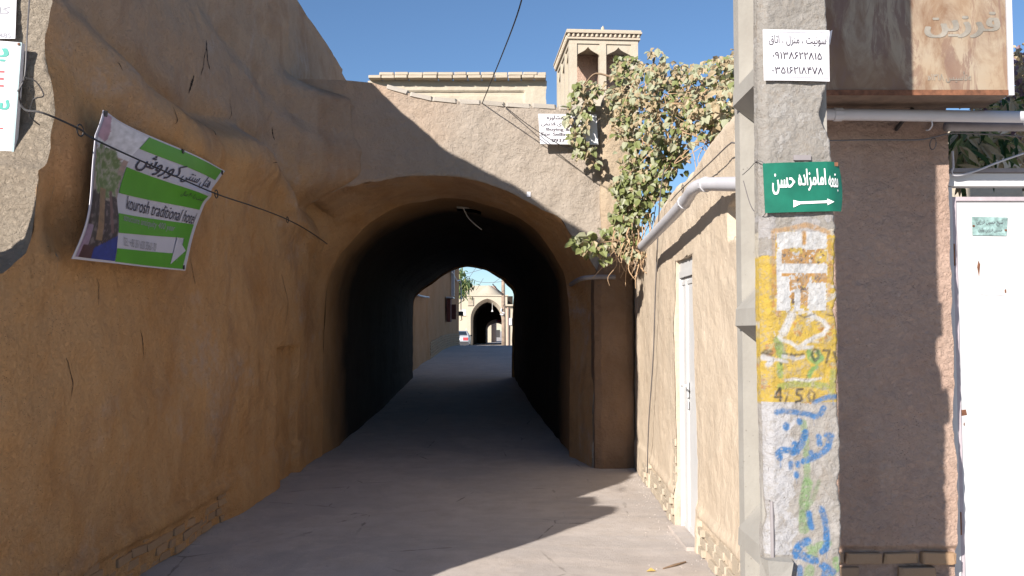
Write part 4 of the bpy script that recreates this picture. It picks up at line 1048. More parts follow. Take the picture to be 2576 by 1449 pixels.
# ------------------------------------------------------------------ hanging signs at the left edge
Ys = 4.515
M['red_print'] = M['ink_red']
s1 = thing('hanging_sign', 'white signboard with green and red letters hanging at the left edge', 'sign', P(-120, 520, Ys))
f1 = quadmap(P(-420, 545, Ys), P(25, 520, Ys), P(55, 107, Ys), P(-420, 70, Ys))
sheet('board', s1, M['paper'], f1, .03, (2, 2))
M['teal_edge'] = simple('teal_edge', (.25, .36, .38), .5)
def s1box(x0, y0, x1, y1): # px box to u,v of the board
    def uv(x, y):
        w = (y - 107) / 413; xr = 55 - 30 * w; return ((x + 420) / (xr + 420), 1 - w)
    a = uv(x0, y1); b = uv(x1, y0); return (a[0], a[1], b[0], b[1])
patch('edge_trim', s1, M['teal_edge'], f1, ((.988, .0), (1.0, .0), (1.0, 1.0), (.988, 1.0)), .001, (2, 4))
lettering('به', s1, M['ink_teal'], f1, s1box(-60, 118, 24, 158), .002, .02)
lettering('CAFE', s1, M['ink_red'], f1, s1box(-150, 180, 12, 222), .002, .02)
lettering('سفر', s1, M['ink_teal'], f1, s1box(-90, 240, 26, 292), .002, .02)
lettering('REST', s1, M['ink_red'], f1, s1box(-150, 322, 8, 352), .002, .02)
for (x, y) in ((48, 112), (14, 512)):
    c_ = f1(*s1box(x, y - 1, x, y)[:2], .002); mb = MB(); mb.box((c_.x - .006, c_.y - .004, c_.z - .006), (c_.x + .006, c_.y + .002, c_.z + .006)); mb.build('screw', M['rust'], s1)
s2 = thing('paper_sign', 'pale paper sign with grey Persian lettering at the top left corner above the hanging sign', 'sign', P(-120, 95, Ys + .03))
f2 = quadmap(P(-420, 100, Ys + .04), P(38, 97, Ys + .04), P(44, -80, Ys + .04), P(-420, -80, Ys + .04))
sheet('sheet', s2, M['paper'], f2, .004, (2, 2))
def s2box(x0, y0, x1, y1): return ((x0 + 420) / 460, 1 - (y1 + 80) / 179, (x1 + 420) / 460, 1 - (y0 + 80) / 179)
lettering('کافه', s2, M['ink_soft'], f2, s2box(-50, 18, 26, 36), .002, .03); lettering('0485', s2, M['ink_soft'], f2, s2box(-12, 85, 30, 97), .002, .01)

# ------------------------------------------------------------------ notice on the passage facade
Yn = 10.05
s3 = thing('wall_notice', 'white bilingual buying and selling notice on the passage facade, half hidden by leaves', 'notice', P(1420, 362, Yn))
f3 = quadmap(P(1359, 362, Yn), P(1505, 364, Yn), P(1500, 288, Yn), P(1354, 286, Yn))
sheet('board', s3, M['paper'], f3, .02, (2, 2))
lettering('خرید و مشاوره', s3, M['ink'], f3, (.14, .78, .72, .95), .003, .03)
lettering('خانه های قدیمی', s3, M['ink'], f3, (.03, .58, .66, .74), .003, .03)
lettering('Buying & Cost', s3, M['ink'], f3, (.12, .41, .78, .54), .003, .03); lettering('For Selling Old', s3, M['ink'], f3, (.03, .24, .74, .38), .003, .03)
lettering('0937 2', s3, M['ink'], f3, (.20, .07, .52, .18), .003, .03)

# ------------------------------------------------------------------ parapet house behind the passage
YH = 15.0
hb = thing('roof_parapet', 'sunlit pale mud roof parapet with two courses of coping brick behind the passage', 'parapet', P(1160, 270, YH))
hx0 = P(925, 230, YH).x; hx1 = P(1374, 230, YH).x; hz1 = P(1200, 203, YH).z
def rp(u, v):
    x = hx0 + (hx1 - hx0) * u; z = 3.95 + (hz1 - 3.95) * v
    y = YH + .015 * fb(x, z, 41, 1.5, 3) + .004 * fb(x, z, 43, 9, 2)
    g0, g1 = P(1200, 236, YH).z, P(1200, 228, YH).z
    xl_, xr_ = P(990, 232, YH).x, P(1318, 232, YH).x
    if xl_ < x < xr_ and z < g1: y += .06 if z > g0 - .01 else .035
    return (x + (.03 * fb(z, 1, 1, 3) if u > .98 else 0), y, z)
grid('wall', 150, 150, rp, M['plaster_far'], hb)
mb = MB(); mb.box((hx0, YH + .05, 3.95), (hx1 - .02, YH + 3, hz1 - .02)); mb.build('wall_core', M['plaster_far'], hb)
for row, (x0, x1, yy, pr) in enumerate(((930, 1374, 199.5, .10), (957, 1374, 190.5, .06))):
    x = P(x0, yy, YH).x; xe = P(x1, yy, YH).x; z = P(1200, yy, YH).z
    while x < xe - .03:
        L = min(random.uniform(.22, .27), xe - x)
        brick(hb, (x + L / 2, YH + .05 - pr, z + random.uniform(-.003, .003)), (L - .01, .26, .052), (0, 0, random.uniform(-.02, .02)), 'brick_pale', 'coping_brick'); x += L

# ------------------------------------------------------------------ wind catcher
wt = thing('wind_catcher', 'square mud-brick wind tower with arched vents and a toothed cornice against the sky', 'tower', P(1432, 270, 22))
O = P(1426, 70, 22); e1 = Vector((1, .066, 0)).normalized(); e2 = Vector((-.066, 1, 0)).normalized()
ZC = O.z
def W(a, b, z): return Vector((O.x, O.y, 0)) + e1 * a + e2 * b + Vector((0, 0, z))
def wbox(mbx, a0, b0, z0, a1, b1, z1):
    vs = [W(a, b, z) for z in (z0, z1) for b in (b0, b1) for a in (a0, a1)]
    mbx.add(vs, [(0, 2, 3, 1), (4, 5, 7, 6), (0, 1, 5, 4), (2, 6, 7, 3), (0, 4, 6, 2), (1, 3, 7, 5)])
A1, B1, IN = 1.93, 2.90, .07     # cornice outer size
a0, a1, b0, b1 = IN, A1 - IN, IN, B1 - IN
zb = ZC - .27                    # top of the body
zo = P(1480, 112, 22).z          # top of the openings
zs = P(1480, 245, 22).z          # sill
mb = MB(); wbox(mb, a0, b0, 3.5, a1, b1, zs); mb.build('shaft', M['plaster_far'], wt)
mb = MB(); wbox(mb, a0 - .0, b0, zo + .06, a1, b1, zb); mb.build('head_band', M['plaster_far'], wt)
wid = a1 - a0
for q in (.0, .44, .90):   # front and back piers
    w_ = {.0: .20, .44: .17, .90: .18}[q]
    for bb_ in (b0, b1 - .22):
        mb = MB(); wbox(mb, a0 + q * wid + (.0 if q < .9 else 0), bb_, zs + .002, min(a1, a0 + q * wid + w_), bb_ + .22, zo + .058); mb.build('pier', M['plaster_far'], wt)
for q in (.30, .62):
    for aa in (a0, a1 - .2):
        mb = MB(); bq = b0 + q * (b1 - b0); wbox(mb, aa, bq, zs + .002, aa + .2, bq + .18, zo + .058); mb.build('pier', M['plaster_far'], wt)
mb = MB(); wbox(mb, a0 + .3, b0 + .9, zs + .002, a1 - .3, b0 + 1.0, zo + .058); wbox(mb, a0 + .86, b0 + .35, zs + .002, a0 + .94, b1 - .3, zo + .05); mb.build('inner_partition', M['plaster_front'], wt)
def spandrel(x0, x1, side):
    """pair of scalloped plates that make the ogee head of an opening"""
    m_ = (x0 + x1) / 2; h = .24; pts = [(x0, zo + .055), (x0, zo - h)]
    for k in range(0, 9):
        t = k / 8; pts.append((x0 + .02 + (m_ - x0 - .02) * t, zo - h + .03 + .05 * math.sin(t * 3.14) + (h - .04) * t ** 3))
    pts.append((m_, zo + .055)); pts2 = [(2 * m_ - a, b) for a, b in pts]
    for pp in (pts, pts2[::-1]):
        mbx = MB()
        if side == 'f': P3 = [W(a, b0 + .035, b) for a, b in pp]; mbx.prism(P3, e2, .05)
        else: P3 = [W(a0 + .035, a, b) for a, b in pp]; mbx.prism(P3, e1, .05)
        mbx.build('spandrel', M['plaster_far'], wt)
spandrel(a0 + .20, a0 + .44 * wid, 'f'); spandrel(a0 + .44 * wid + .17, a0 + .90 * wid, 'f')
bl3 = b1 - b0
for q0, q1 in ((b0 + .22, b0 + .30 * bl3), (b0 + .30 * bl3 + .18, b0 + .62 * bl3), (b0 + .62 * bl3 + .18, b1 - .22)): spandrel(q0, q1, 's')
for k in range(4):                                          # slender ribs on the shaft
    mb = MB(); bq = b0 + .3 + k * .68; wbox(mb, a0 - .03, bq, 5.0, a0 - .002, bq + .10, zs - .02); mb.build('shaft_rib', M['plaster_far'], wt)
mb = MB(); wbox(mb, 0.02, .02, zb + .002, A1 - .02, B1 - .02, zb + .05); mb.build('lower_cornice', M['brick_pale'], wt)
mb = MB(); wbox(mb, .07, .07, zb + .052, A1 - .07, B1 - .07, zb + .148); mb.build('cornice_recess', M['plaster_front'], wt)
mb = MB(); wbox(mb, -.02, -.02, zb + .15, A1 + .02, B1 + .02, zb + .20); mb.build('upper_cornice', M['brick_pale'], wt)
mb = MB(); wbox(mb, .0, .0, zb + .202, A1, B1, zb + .245); mb.build('cap', M['plaster_far'], wt)
rz = math.atan2(e1.y, e1.x)
for k in range(16):
    brick(wt, W(.06 + k * (A1 - .12) / 15, .035, zb + .10), (.055, .07, .07), (0, 0, rz + R(45)), 'brick_pale', 'tooth_brick')
for k in range(1, 24):
    brick(wt, W(.035, .06 + k * (B1 - .12) / 23, zb + .10), (.055, .07, .07), (0, 0, rz + R(45)), 'brick_pale', 'tooth_brick')
mb = MB(); c_ = W(.98, .3, zb + .245); mb.tube([c_, c_ + Vector((0, 0, .06)), c_ + Vector((0, 0, .15)), c_ + Vector((.01, 0, .20))], [.07, .05, .045, .01], 8); mb.build('finial', M['plaster_far'], wt)
mb = MB(); wbox(mb, .74, .22, zb + .247, 1.02, .42, zb + .29); mb.build('loose_brick', M['brick_pale'], wt)

# ------------------------------------------------------------------ beyond the passage
aw = thing('alley_wall', 'orange-brown shaded mud wall beyond the passage with a pale brick foot', 'wall', (-2.6, 28, .7))
def awf(u, v):
    Y = 20.05 + 20 * u; z = gz(Y) - .1 + v * 5.6; x = XL0 - .02 + .03 * fb(Y, z, 50, .6, 3)
    if Y < 25.4: x -= .04
    if z - gz(Y) < .55: x += .02
    return (x, Y, z)
grid('wall', 160, 60, awf, M['plaster_alley'], aw)
mb = MB(); mb.box((-3.4, 20.05, 0), (-2.55, 40, 6.3)); mb.build('wall_core', M['plaster_alley'], aw)
mb = MB(); mb.box((-3.4, 40, .3), (-2.44, 40.05, 6.3)); mb.build('wall_end', M['plaster_alley'], aw)
for r_ in range(6):
    y = 25.6 + (.12 if r_ % 2 else 0)
    while y < 39.7:
        L = .25 * random.choice((1, 1, 2))
        brick(aw, (XL0 - .0, y + L / 2, gz(y) + .045 + r_ * .085), (.06, L - .02, .07), (math.atan2(gz(y + .5) - gz(y), .5), 0, 0), 'brick'); y += L
ap = PX(1138, 760, XL0 + .06)
t_ = thing('drain_pipe', 'slim grey rain pipe high on the orange alley wall beyond the passage', 'pipe', ap)
mb = MB(); a = P(1140, 700, ap.y); b = P(1139, 745, ap.y); mb.box((XL0 + .02, ap.y - .08, b.z), (XL0 + .14, ap.y + .08, a.z + .4)); mb.build('pipe', M['pipe'], t_)
shp = PX(1133, 800, XL0 + .12); za, zb_ = P(1133, 752, shp.y).z, P(1133, 810, shp.y).z
M['redbrown'] = simple('red_brown_cloth', (.12, .03, .02), .8, 0, .3, 4)
t_ = thing('window_shutter', 'dark red-brown shutter projecting from the orange alley wall beyond the passage', 'shutter', (shp.x, shp.y, zb_))
mb = MB(); mb.box((XL0 + .02, shp.y - .55, zb_), (XL0 + .16, shp.y + .15, za)); mb.build('shutter_box', M['redbrown'], t_)
mb = MB(); mb.box((XL0 + .02, shp.y + .16, zb_ + .1), (XL0 + .32, shp.y + .2, za - .2)); mb.build('open_leaf', M['redbrown'], t_)
mb = MB(); mb.box((XL0 + .0, shp.y - .65, za + .01), (XL0 + .26, shp.y + .25, za + .06)); mb.build('hood', M['pipe'], t_)
wire('drain_pipe', 'thin pale drain hose sloping down the far end of the orange alley wall', [PX(1136, 683, XL0 + .1), PX(1142, 692, XL0 + .1), PX(1150, 706, XL0 + .12), P(1159, 709, 38.5), P(1160, 760, 38.5)], .03, M['pipe'], cat='pipe')
wire('wall_pipe', 'thin pale pipe curving down the dim alley wall just past the passage', [PX(1044, 738, XL0 + .06), PX(1056, 744, XL0 + .06), PX(1079, 748, XL0 + .06)], .025, M['pipe'], cat='pipe')
t_ = thing('cable_box', 'small dark cable box hanging from the far corner of the orange alley wall', 'box', P(1159, 793, 40))
mb = MB(); p = P(1160, 789, 39.9); mb.box((p.x - .1, p.y - .08, p.z - .1), (p.x + .1, p.y + .08, p.z + .1)); mb.build('case', M['dark_metal'], t_)
mb = MB(); mb.tube([P(1159, 710, 39.9), P(1160, 789, 39.9), P(1162, 805, 39.9), P(1158, 806, 39.9)], .022, 5); mb.build('cable', M['wire_pale'], t_)
# right wall of the far alley
rw = thing('far_garden_wall', 'low sunlit wall of the far alley seen past the right edge of the passage', 'wall', (1, 50, .5))
mb = MB(); p0 = P(1270, 770, 62); p1 = P(1300, 770, 62); mb.box((p0.x, 62, -.2), (p1.x + 1.2, 62.5, p0.z)); mb.build('wall', M['plaster_far'], rw)
mb = MB(); p2 = P(1276, 770, 62); mb.box((p2.x - .02, 61.8, -.2), (p2.x + .08, 61.99, p0.z - .1)); mb.build('groove', M['plaster_front'], rw)
mb = MB(); mb.box((p0.x - .1, 61.7, p0.z + .002), (p1.x + 1.3, 62.6, p0.z + .12)); mb.build('cap', M['plaster_far'], rw)
t_ = thing('poster', 'pale poster pasted on the low sunlit wall at the right edge of the passage view', 'poster', P(1282, 818, 61.98))
mb = MB(); a = P(1279, 818, 61.98); b = P(1287, 800, 61.98); mb.box((a.x, 61.9, a.z), (b.x, 61.97, b.z)); mb.build('sheet', M['paper'], t_)

# pointed gateway with the dome and the vaulted lane behind
YG2 = 85.0
gp = thing('domed_gateway', 'sunlit pointed-arch gateway with a low mud dome far beyond the passage', 'gateway', P(1226, 868, YG2))
def arch_pts(xl_, xr_, yspring, ypeak, Y, ybase=880):
    c_ = (xl_ + xr_) / 2; out = [P(xl_, ybase, Y), P(xl_, yspring, Y)]
    for k in range(1, 8):
        t = k / 8 * math.pi / 2; out.append(P(xl_ + (c_ - xl_) * (1 - math.cos(t)), yspring + (ypeak - yspring) * (.84 * math.sin(t) + .16 * (1 - math.cos(t))), Y))
    out.append(P(c_, ypeak, Y)); mir = []
    for p in out[:-1][::-1]: mir.append(Vector((2 * P(c_, ypeak, Y).x - p.x, Y, p.z)))
    return out + mir
def holed_wall(name, ring_, xl_, xr_, ztop, root, mat, th):
    m_ = MB(); n_ = len(ring_); h = n_ // 2; Y = ring_[0].y
    for i in range(n_ - 1):
        a, b = ring_[i], ring_[i + 1]
        def q(p, idx):
            if idx <= 1: return Vector((xl_, Y, p.z))
            if idx >= n_ - 2: return Vector((xr_, Y, p.z))
            return Vector((p.x, Y, ztop))
        if i == 1: m_.add([a, b, Vector((b.x, Y, ztop)), Vector((xl_, Y, ztop)), Vector((xl_, Y, a.z))], [(0, 1, 2, 3, 4)])
        elif i == n_ - 3: m_.add([a, b, Vector((xr_, Y, b.z)), Vector((xr_, Y, ztop)), Vector((a.x, Y, ztop))], [(0, 1, 2, 3, 4)])
        else: m_.add([a, b, q(b, i + 1), q(a, i)], [(0, 1, 2, 3)])
    o_ = m_.build(name, mat, root)
    return o_
ra = arch_pts(1184, 1268, 800, 751, YG2); zt = P(1226, 745, YG2).z; xl_ = P(1173, 745, YG2).x; xr_ = P(1276, 745, YG2).x
holed_wall('front', ra, xl_, xr_, zt, gp, M['plaster_far'], .5)
rb = arch_pts(1190, 1262, 806, 760, YG2 + .9)
m_ = MB()
for i in range(len(ra) - 1): m_.add([ra[i], ra[i + 1], rb[i + 1], rb[i]], [(0, 1, 2, 3)])
m_.build('arch_reveal', M['plaster_far'], gp)
m_ = MB(); rc = [Vector((p.x, YG2 + 12, p.z)) for p in rb]
for i in range(len(rb) - 1): m_.add([rb[i], rb[i + 1], rc[i + 1], rc[i]], [(0, 1, 2, 3)])
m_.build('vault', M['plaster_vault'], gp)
m_ = MB(); m_.box((xl_ - .1, YG2 - .12, zt), (xr_ + .1, YG2 + 6, zt + .12)); m_.build('cornice', M['plaster_far'], gp)
m_ = MB(); m_.box((xl_, YG2 + .95, -.2), (P(1184, 745, YG2).x - .02, YG2 + 12, zt - .01)); m_.build('side_wall', M['plaster_far'], gp)
m_ = MB(); m_.box((xl_, YG2 + 1, zt - .4), (xr_, YG2 + 12, zt - .01)); m_.build('roof', M['plaster_far'], gp)
prof = [(0, 717.5), (5, 719), (12, 724), (20, 730), (28, 737), (36, 743), (38, 744)]
vs = []; cxd = P(1229, 740, YG2 + 3)
for r_, y_ in prof:
    rr = r_ / FPX * (YG2 + 3); z = P(1229, y_, YG2 + 3).z
    for k in range(24): vs.append((cxd.x + rr * math.cos(k * math.pi / 12), YG2 + 3 + rr * math.sin(k * math.pi / 12), z))
fs = [(j * 24 + k, (j + 1) * 24 + k, (j + 1) * 24 + (k + 1) % 24, j * 24 + (k + 1) % 24) for j in range(len(prof) - 1) for k in range(24)]
mesh('dome', vs, fs, M['plaster_far'], gp, True)
m_ = MB(); a = P(1176, 769, YG2 - .1); b = P(1191, 748, YG2 - .1); m_.box((a.x, YG2 - .1, a.z), (b.x, YG2 - .01, b.z)); m_.build('louvre_frame', M['plaster_far'], gp)
for k in range(6):
    m_ = MB(); z = a.z + (b.z - a.z) * (k + .5) / 6; m_.box((a.x + .05, YG2 - .16, z - .02), (b.x - .05, YG2 - .102, z + .02)); m_.build('louvre', M['brick_pale'], gp)
m_ = MB(); m_.tube([P(1238.5, 758, YG2 + .6), P(1238.5, 779, YG2 + .6)], .025, 5); m_.build('lamp_cord', M['wire_pale'], gp)
m_ = MB(); m_.tube([P(1238.5, 779, YG2 + .6), P(1238.5, 784, YG2 + .6)], [.03, .12], 8); m_.build('lamp_shade', M['white'], gp)
# inner arches and courts down the lane
ga = thing('inner_archway', 'second dim rounded arch inside the far vaulted lane', 'archway', P(1246, 866, YG2 + 12))
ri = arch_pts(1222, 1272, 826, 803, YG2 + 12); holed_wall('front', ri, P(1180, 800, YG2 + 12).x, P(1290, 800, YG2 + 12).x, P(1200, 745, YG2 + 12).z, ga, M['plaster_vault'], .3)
rj = arch_pts(1227, 1272, 828, 813, YG2 + 14)
m_ = MB()
for i in range(len(ri) - 1): m_.add([ri[i], ri[i + 1], rj[i + 1], rj[i]], [(0, 1, 2, 3)])
m_.build('arch_reveal', M['plaster_front'], ga)
t_ = thing('hanging_banner', 'small red and blue banner hanging in the dim inner arch', 'banner', P(1255, 810, YG2 + 11.8))
m_ = MB(); a = P(1251, 810.5, YG2 + 11.8); b = P(1262, 804.5, YG2 + 11.8); m_.box((a.x, YG2 + 11.75, a.z), (b.x, YG2 + 11.8, b.z)); m_.build('red_cloth', M['ink_red'], t_)
m_ = MB(); a2 = P(1248.5, 809, YG2 + 11.8); m_.box((a2.x, YG2 + 11.75, a2.z), (a.x - .005, YG2 + 11.8, b.z)); m_.build('blue_cloth', simple('blue_cloth', (.03, .06, .4)), t_)
lc = thing('lane_house', 'sunlit pale house beyond the inner arch at the end of the lane', 'house', P(1240, 862, 106))
m_ = MB(); a = P(1205, 861, 106); b = P(1236, 800, 106); m_.box((a.x - 2, 106, -.2), (b.x, 112, 7)); m_.build('front_wall', M['plaster_far'], lc)
m_ = MB(); a = P(1236, 861, 106); b = P(1247, 800, 106); m_.box((a.x + .01, 106.8, -.2), (b.x, 112, 7)); m_.build('side_wing', M['plaster_front'], lc)
fa = thing('end_archway', 'last small arched gateway with a grille at the end of the far lane', 'archway', P(1256, 849, 170))
re_ = arch_pts(1248, 1266, 832, 822, 170); holed_wall('front', re_, P(1236, 800, 170).x, P(1300, 800, 170).x, P(1250, 780, 170).z, fa, M['plaster_far'], .3)
m_ = MB(); a = P(1246, 849, 176); b = P(1258, 830, 176); m_.box((a.x, 176, -.2), (b.x, 176.3, b.z)); m_.build('grille_door', M['dark_metal'], fa)

# houses left of the gateway
fh = thing('far_house', 'pale sunlit house corner left of the far gateway behind the parked car', 'house', P(1165, 870, 92))
m_ = MB(); a = P(1120, 869, 92); b = P(1180, 752, 92); m_.box((a.x - 3, 92, -.3), (b.x, 96, b.z)); m_.build('wall', M['plaster_far'], fh)
m_ = MB(); a = P(1166, 752, 94); b = P(1179, 727, 94); m_.box((a.x, 93, a.z - 1), (b.x, 96, b.z)); m_.build('roof_box', M['plaster_far'], fh)
t_ = thing('white_board', 'white board fixed on the far house wall above the parked car', 'board', P(1166, 794, 91.9))
m_ = MB(); a = P(1157, 794, 91.9); b = P(1172.5, 779, 91.9); m_.box((a.x, 91.85, a.z), (b.x, 91.95, b.z)); m_.build('panel', M['white'], t_)
t_ = thing('white_gate', 'low white metal gate between the parked car and the far gateway', 'gate', P(1178, 868, 88))
m_ = MB(); a = P(1172, 868, 88); b = P(1183.5, 826, 88); m_.box((a.x, 88, a.z), (b.x, 88.06, b.z)); m_.build('leaf', M['paper'], t_)

# utility pole with its arm and fittings
up = thing('wooden_pole', 'weathered round utility pole in front of the far gateway', 'pole', P(1267, 872, 52))
m_ = MB(); m_.tube([P(1267.5, 880, 52), P(1267, 800, 52), P(1266, 740, 52), P(1265.5, 660, 52)], [.13, .12, .11, .095], 10); m_.build('shaft', M['wood'], up, True)
m_ = MB(); m_.tube([P(1239, 714, 51.9), P(1252, 730, 51.9), P(1265, 741, 51.9)], [.03, .05, .07], 6); m_.build('arm', M['dark_metal'], up)
for a, b in (((1262, 775), (1261, 784)), ((1263, 785), (1269, 788)), ((1258, 790), (1266, 792))):
    m_ = MB(); m_.tube([P(*a, 51.8), P((a[0] + b[0]) / 2 - 1, (a[1] + b[1]) / 2, 51.8), P(*b, 51.8)], .045, 6); m_.build('insulator', M['white'], up)
for k, pts in enumerate((((1163, 690), (1180, 687), (1215, 677), (1260, 668)), ((1186, 700), (1200, 708), (1230, 711), (1266, 708)), ((1175, 706), (1186, 690), (1200, 670)), ((1198, 730), (1207, 715), (1216, 700)), ((1241, 712), (1252, 704), (1266, 694)))):
    wire('overhead_cable', ['topmost cable crossing the little patch of sky under the passage', 'sagging cable from the tree to the wooden pole above the dome', 'thin cable slanting up behind the alley tree', 'short slanting cable left of the far dome', 'short cable rising from the pole arm to the pole top'][k], [P(a, b, 50) for a, b in pts], .012, M['wire_grey'], cat='cable', seg=3)

# parked car, rear view
def car():
    t = thing('parked_car', 'silver sedan parked with its back to the lane beside the orange alley wall', 'car', (-4.33, 70, gz(70)))
    W2 = .83; z0 = gz(70)
    cy = 70.0; prof = [(0, .30), (0, .62), (.03, .95), (.10, 1.02), (.55, 1.06), (1.05, 1.40), (1.5, 1.45), (2.3, 1.42), (3.0, 1.02), (3.9, .92), (4.25, .75), (4.3, .35)]
    vs = []
    for s, wf in ((-1, 0), (1, 0)):
        for (y, z) in prof:
            w = W2 * (1 if z < 1.0 else 1 - .28 * (z - 1.0) / .45); vs.append((-4.33 + s * w, cy + y, z0 + z))
    n = len(prof); fs = [(i, i + 1, i + 1 + n, i + n) for i in range(n - 1)] + [(n - 1, 0, n, 2 * n - 1), tuple(range(n))[::-1], tuple(range(n, 2 * n))]
    mesh('body', vs, fs, simple('silver_paint', (.55, .56, .58), .3, .4, .03), t)
    glass = simple('dark_glass', (.02, .03, .045), .08, 0, .1, 2)
    def q(name, pts, mat, off=0): mesh(name, [(-4.33 + a, cy + b, z0 + c) for a, b, c in pts], [(0, 1, 2, 3)], mat, t)
    q('rear_window', [(-.70, .575, 1.09), (.70, .575, 1.09), (.58, 1.0, 1.385), (-.58, 1.0, 1.385)], glass)
    m_ = MB(); m_.box((-4.33 - .8, cy - .10, z0 + .28), (-4.33 + .8, cy - .005, z0 + .58)); m_.build('bumper', simple('bumper_black', (.03, .03, .035), .6), t)
    for s in (-1, 1):
        m_ = MB(); x = -4.33 + s * .60; m_.box((x - .2, cy - .03, z0 + .66), (x + .2, cy + .03, z0 + .90)); m_.build('tail_light', M['ink_red'], t)
        m_ = MB(); x = -4.33 + s * .93; m_.box((x - .08, cy + 2.6, z0 + .98), (x + .08, cy + 2.7, z0 + 1.1)); m_.build('mirror', M['dark_metal'], t)
        for y in (.8, 3.4):
            m_ = MB(); m_.tube([(-4.33 + s * .62, cy + y, z0 + .3), (-4.33 + s * .84, cy + y, z0 + .3)], .3, 14); m_.build('wheel', M['dark_metal'], t)
    m_ = MB(); m_.box((-4.33 - .25, cy - .02, z0 + .68), (-4.33 + .25, cy - .005, z0 + .82)); m_.build('number_plate', M['white'], t)
car()

# ------------------------------------------------------------------ vegetation
def leaf_mesh(name, mat, pts):
    me = bpy.data.meshes.new(name); me.from_pydata(pts, [], [(0, 1, 2, 3), (0, 3, 4, 5)]); me.materials.append(mat); me.update(); return me
HEART = [(0, 0, 0), (.42, .18, .10), (.34, .62, .12), (0, 1.05, -.06), (-.36, .60, .10), (-.40, .16, .12)]
LANCE = [(0, 0, 0), (.13, .3, .05), (.12, .7, .05), (0, 1.15, -.08), (-.12, .7, .05), (-.13, .3, .05)]
CURL = [(0, 0, 0), (.28, .2, .22), (.22, .6, .26), (.03, .8, .05), (-.2, .55, .22), (-.28, .2, .2)]
def basis():
    return Matrix.Rotation(random.uniform(0, 6.28), 3, 'Z') @ Matrix.Rotation(random.uniform(-.9, .9), 3, 'Y') @ Matrix.Rotation(random.uniform(-1.2, .5), 3, 'X')
def face_basis():
    """leaves lie mostly towards the light and hang with their tips down"""
    d = Vector((-.45 + random.uniform(-.7, .7), -.75 + random.uniform(-.5, .3), .45 + random.uniform(-.6, .6))).normalized()
    up = Vector((random.uniform(-.8, .8), random.uniform(-.3, .3), -1)).normalized()
    x = up.cross(d).normalized(); y = d.cross(x).normalized()
    return Matrix((x, y, d)).transposed()
def foliage(root, spots, kinds, nsolo, shape, size, pfx=''):
    """spots: (position, kind). The first nsolo become single leaves, the rest one mass."""
    ms = {}
    for k in kinds: ms[k] = [leaf_mesh('leaf', M[k], CURL if (k == 'leaf_dry' and shape is HEART) else shape)]
    random.shuffle(spots)
    order = sorted(range(len(spots)), key=lambda i: spots[i][0].y + random.uniform(0, .5))
    solo = set(order[:nsolo])
    mb_ = MB()
    for i, (p, k) in enumerate(spots):
        s = size * random.uniform(.6, 1.25) * (1.12 if i in solo else .95); B = face_basis() if random.random() < .75 else basis()
        if i in solo:
            o = bpy.data.objects.new('leaf', ms[k][0]); C.objects.link(o); o.parent = root
            o.location = p - root.location; o.rotation_euler = B.to_euler(); o.scale = (s, s, s)
        else:
            sh = CURL if (k == 'leaf_dry' and shape is HEART) else shape
            mb_.add([p + B @ (Vector(q) * s) for q in sh], [(0, 1, 2, 3), (0, 3, 4, 5)], kinds.index(k))
    o = mesh('foliage', mb_.v, mb_.f, [M[k] for k in kinds], root); o.data.polygons.foreach_set('material_index', mb_.mi); o['kind'] = 'stuff'
def blob_pts(blobs):
    out = []
    for (x, y, rx, ry, Y, dY, n_, g) in blobs:
        for _ in range(n_):
            while True:
                a, b, c = random.uniform(-1, 1), random.uniform(-1, 1), random.uniform(-1, 1)
                r2 = a * a + b * b
                if r2 < 1 and r2 + .25 * fb(x + a * 3, y + b * 3, c, .8, 2) < 1: break
            px, py, yy = x + a * rx, y + b * ry, Y + c * dY
            if fb(px, py, 4, .035, 2) < -.28: continue
            k = random.random()
            kind = 'leaf_green' if k < g * .62 else 'leaf_pale' if k < g * .62 + .24 else 'leaf_dry'
            out.append((P(px, py, yy), kind))
    return out
KN = ['leaf_green', 'leaf_pale', 'leaf_dry']
v1 = thing('climbing_vine', 'large sunlit creeper spilling over the corner of the passage and garden wall, half dried', 'vine', (1.35, 9.6, 2.4))
main = [(1600, 215, 75, 60, 9.6, .35, 420, .25), (1575, 165, 42, 28, 9.8, .2, 120, .6), (1690, 215, 110, 60, 9.0, .5, 620, .22), (1800, 230, 90, 85, 8.2, .6, 600, .25), (1840, 165, 45, 45, 7.8, .4, 130, .2),
        (1650, 150, 22, 32, 9.2, .3, 60, .1), (1720, 190, 120, 30, 8.8, .4, 160, .15), (1850, 250, 50, 60, 7.4, .4, 260, .2),
        (1600, 300, 70, 60, 9.4, .35, 360, .3), (1700, 310, 95, 60, 8.7, .4, 480, .3), (1790, 300, 60, 45, 7.9, .3, 260, .3), (1620, 390, 70, 60, 9.2, .3, 380, .5), (1690, 395, 50, 50, 8.8, .2, 240, .6),
        (1600, 470, 62, 50, 9.3, .25, 330, .8), (1640, 470, 50, 50, 9.0, .2, 200, .8), (1590, 535, 58, 42, 9.3, .22, 260, .85), (1560, 590, 48, 36, 9.4, .2, 160, .7), (1590, 620, 38, 30, 9.3, .2, 110, .5),
        (1560, 235, 40, 42, 9.9, .15, 120, .45)]
main = [(*q[:6], int(q[6] * 1.08), q[7]) for q in main]
foliage(v1, blob_pts(main), KN, 240, HEART, .08)
v2 = thing('climbing_vine', 'small creeper strand hanging over the white notice on the passage facade', 'vine', (.9, 9.9, 3.6))
foliage(v2, blob_pts([(1478, 222, 38, 24, 9.95, .12, 90, .5), (1462, 258, 36, 30, 9.95, .1, 80, .35), (1455, 300, 32, 26, 9.93, .08, 60, .6), (1450, 340, 26, 24, 9.93, .07, 50, .75), (1470, 378, 30, 22, 9.93, .07, 48, .8), (1490, 405, 12, 12, 9.95, .05, 10, .5)]), KN, 60, HEART, .085)
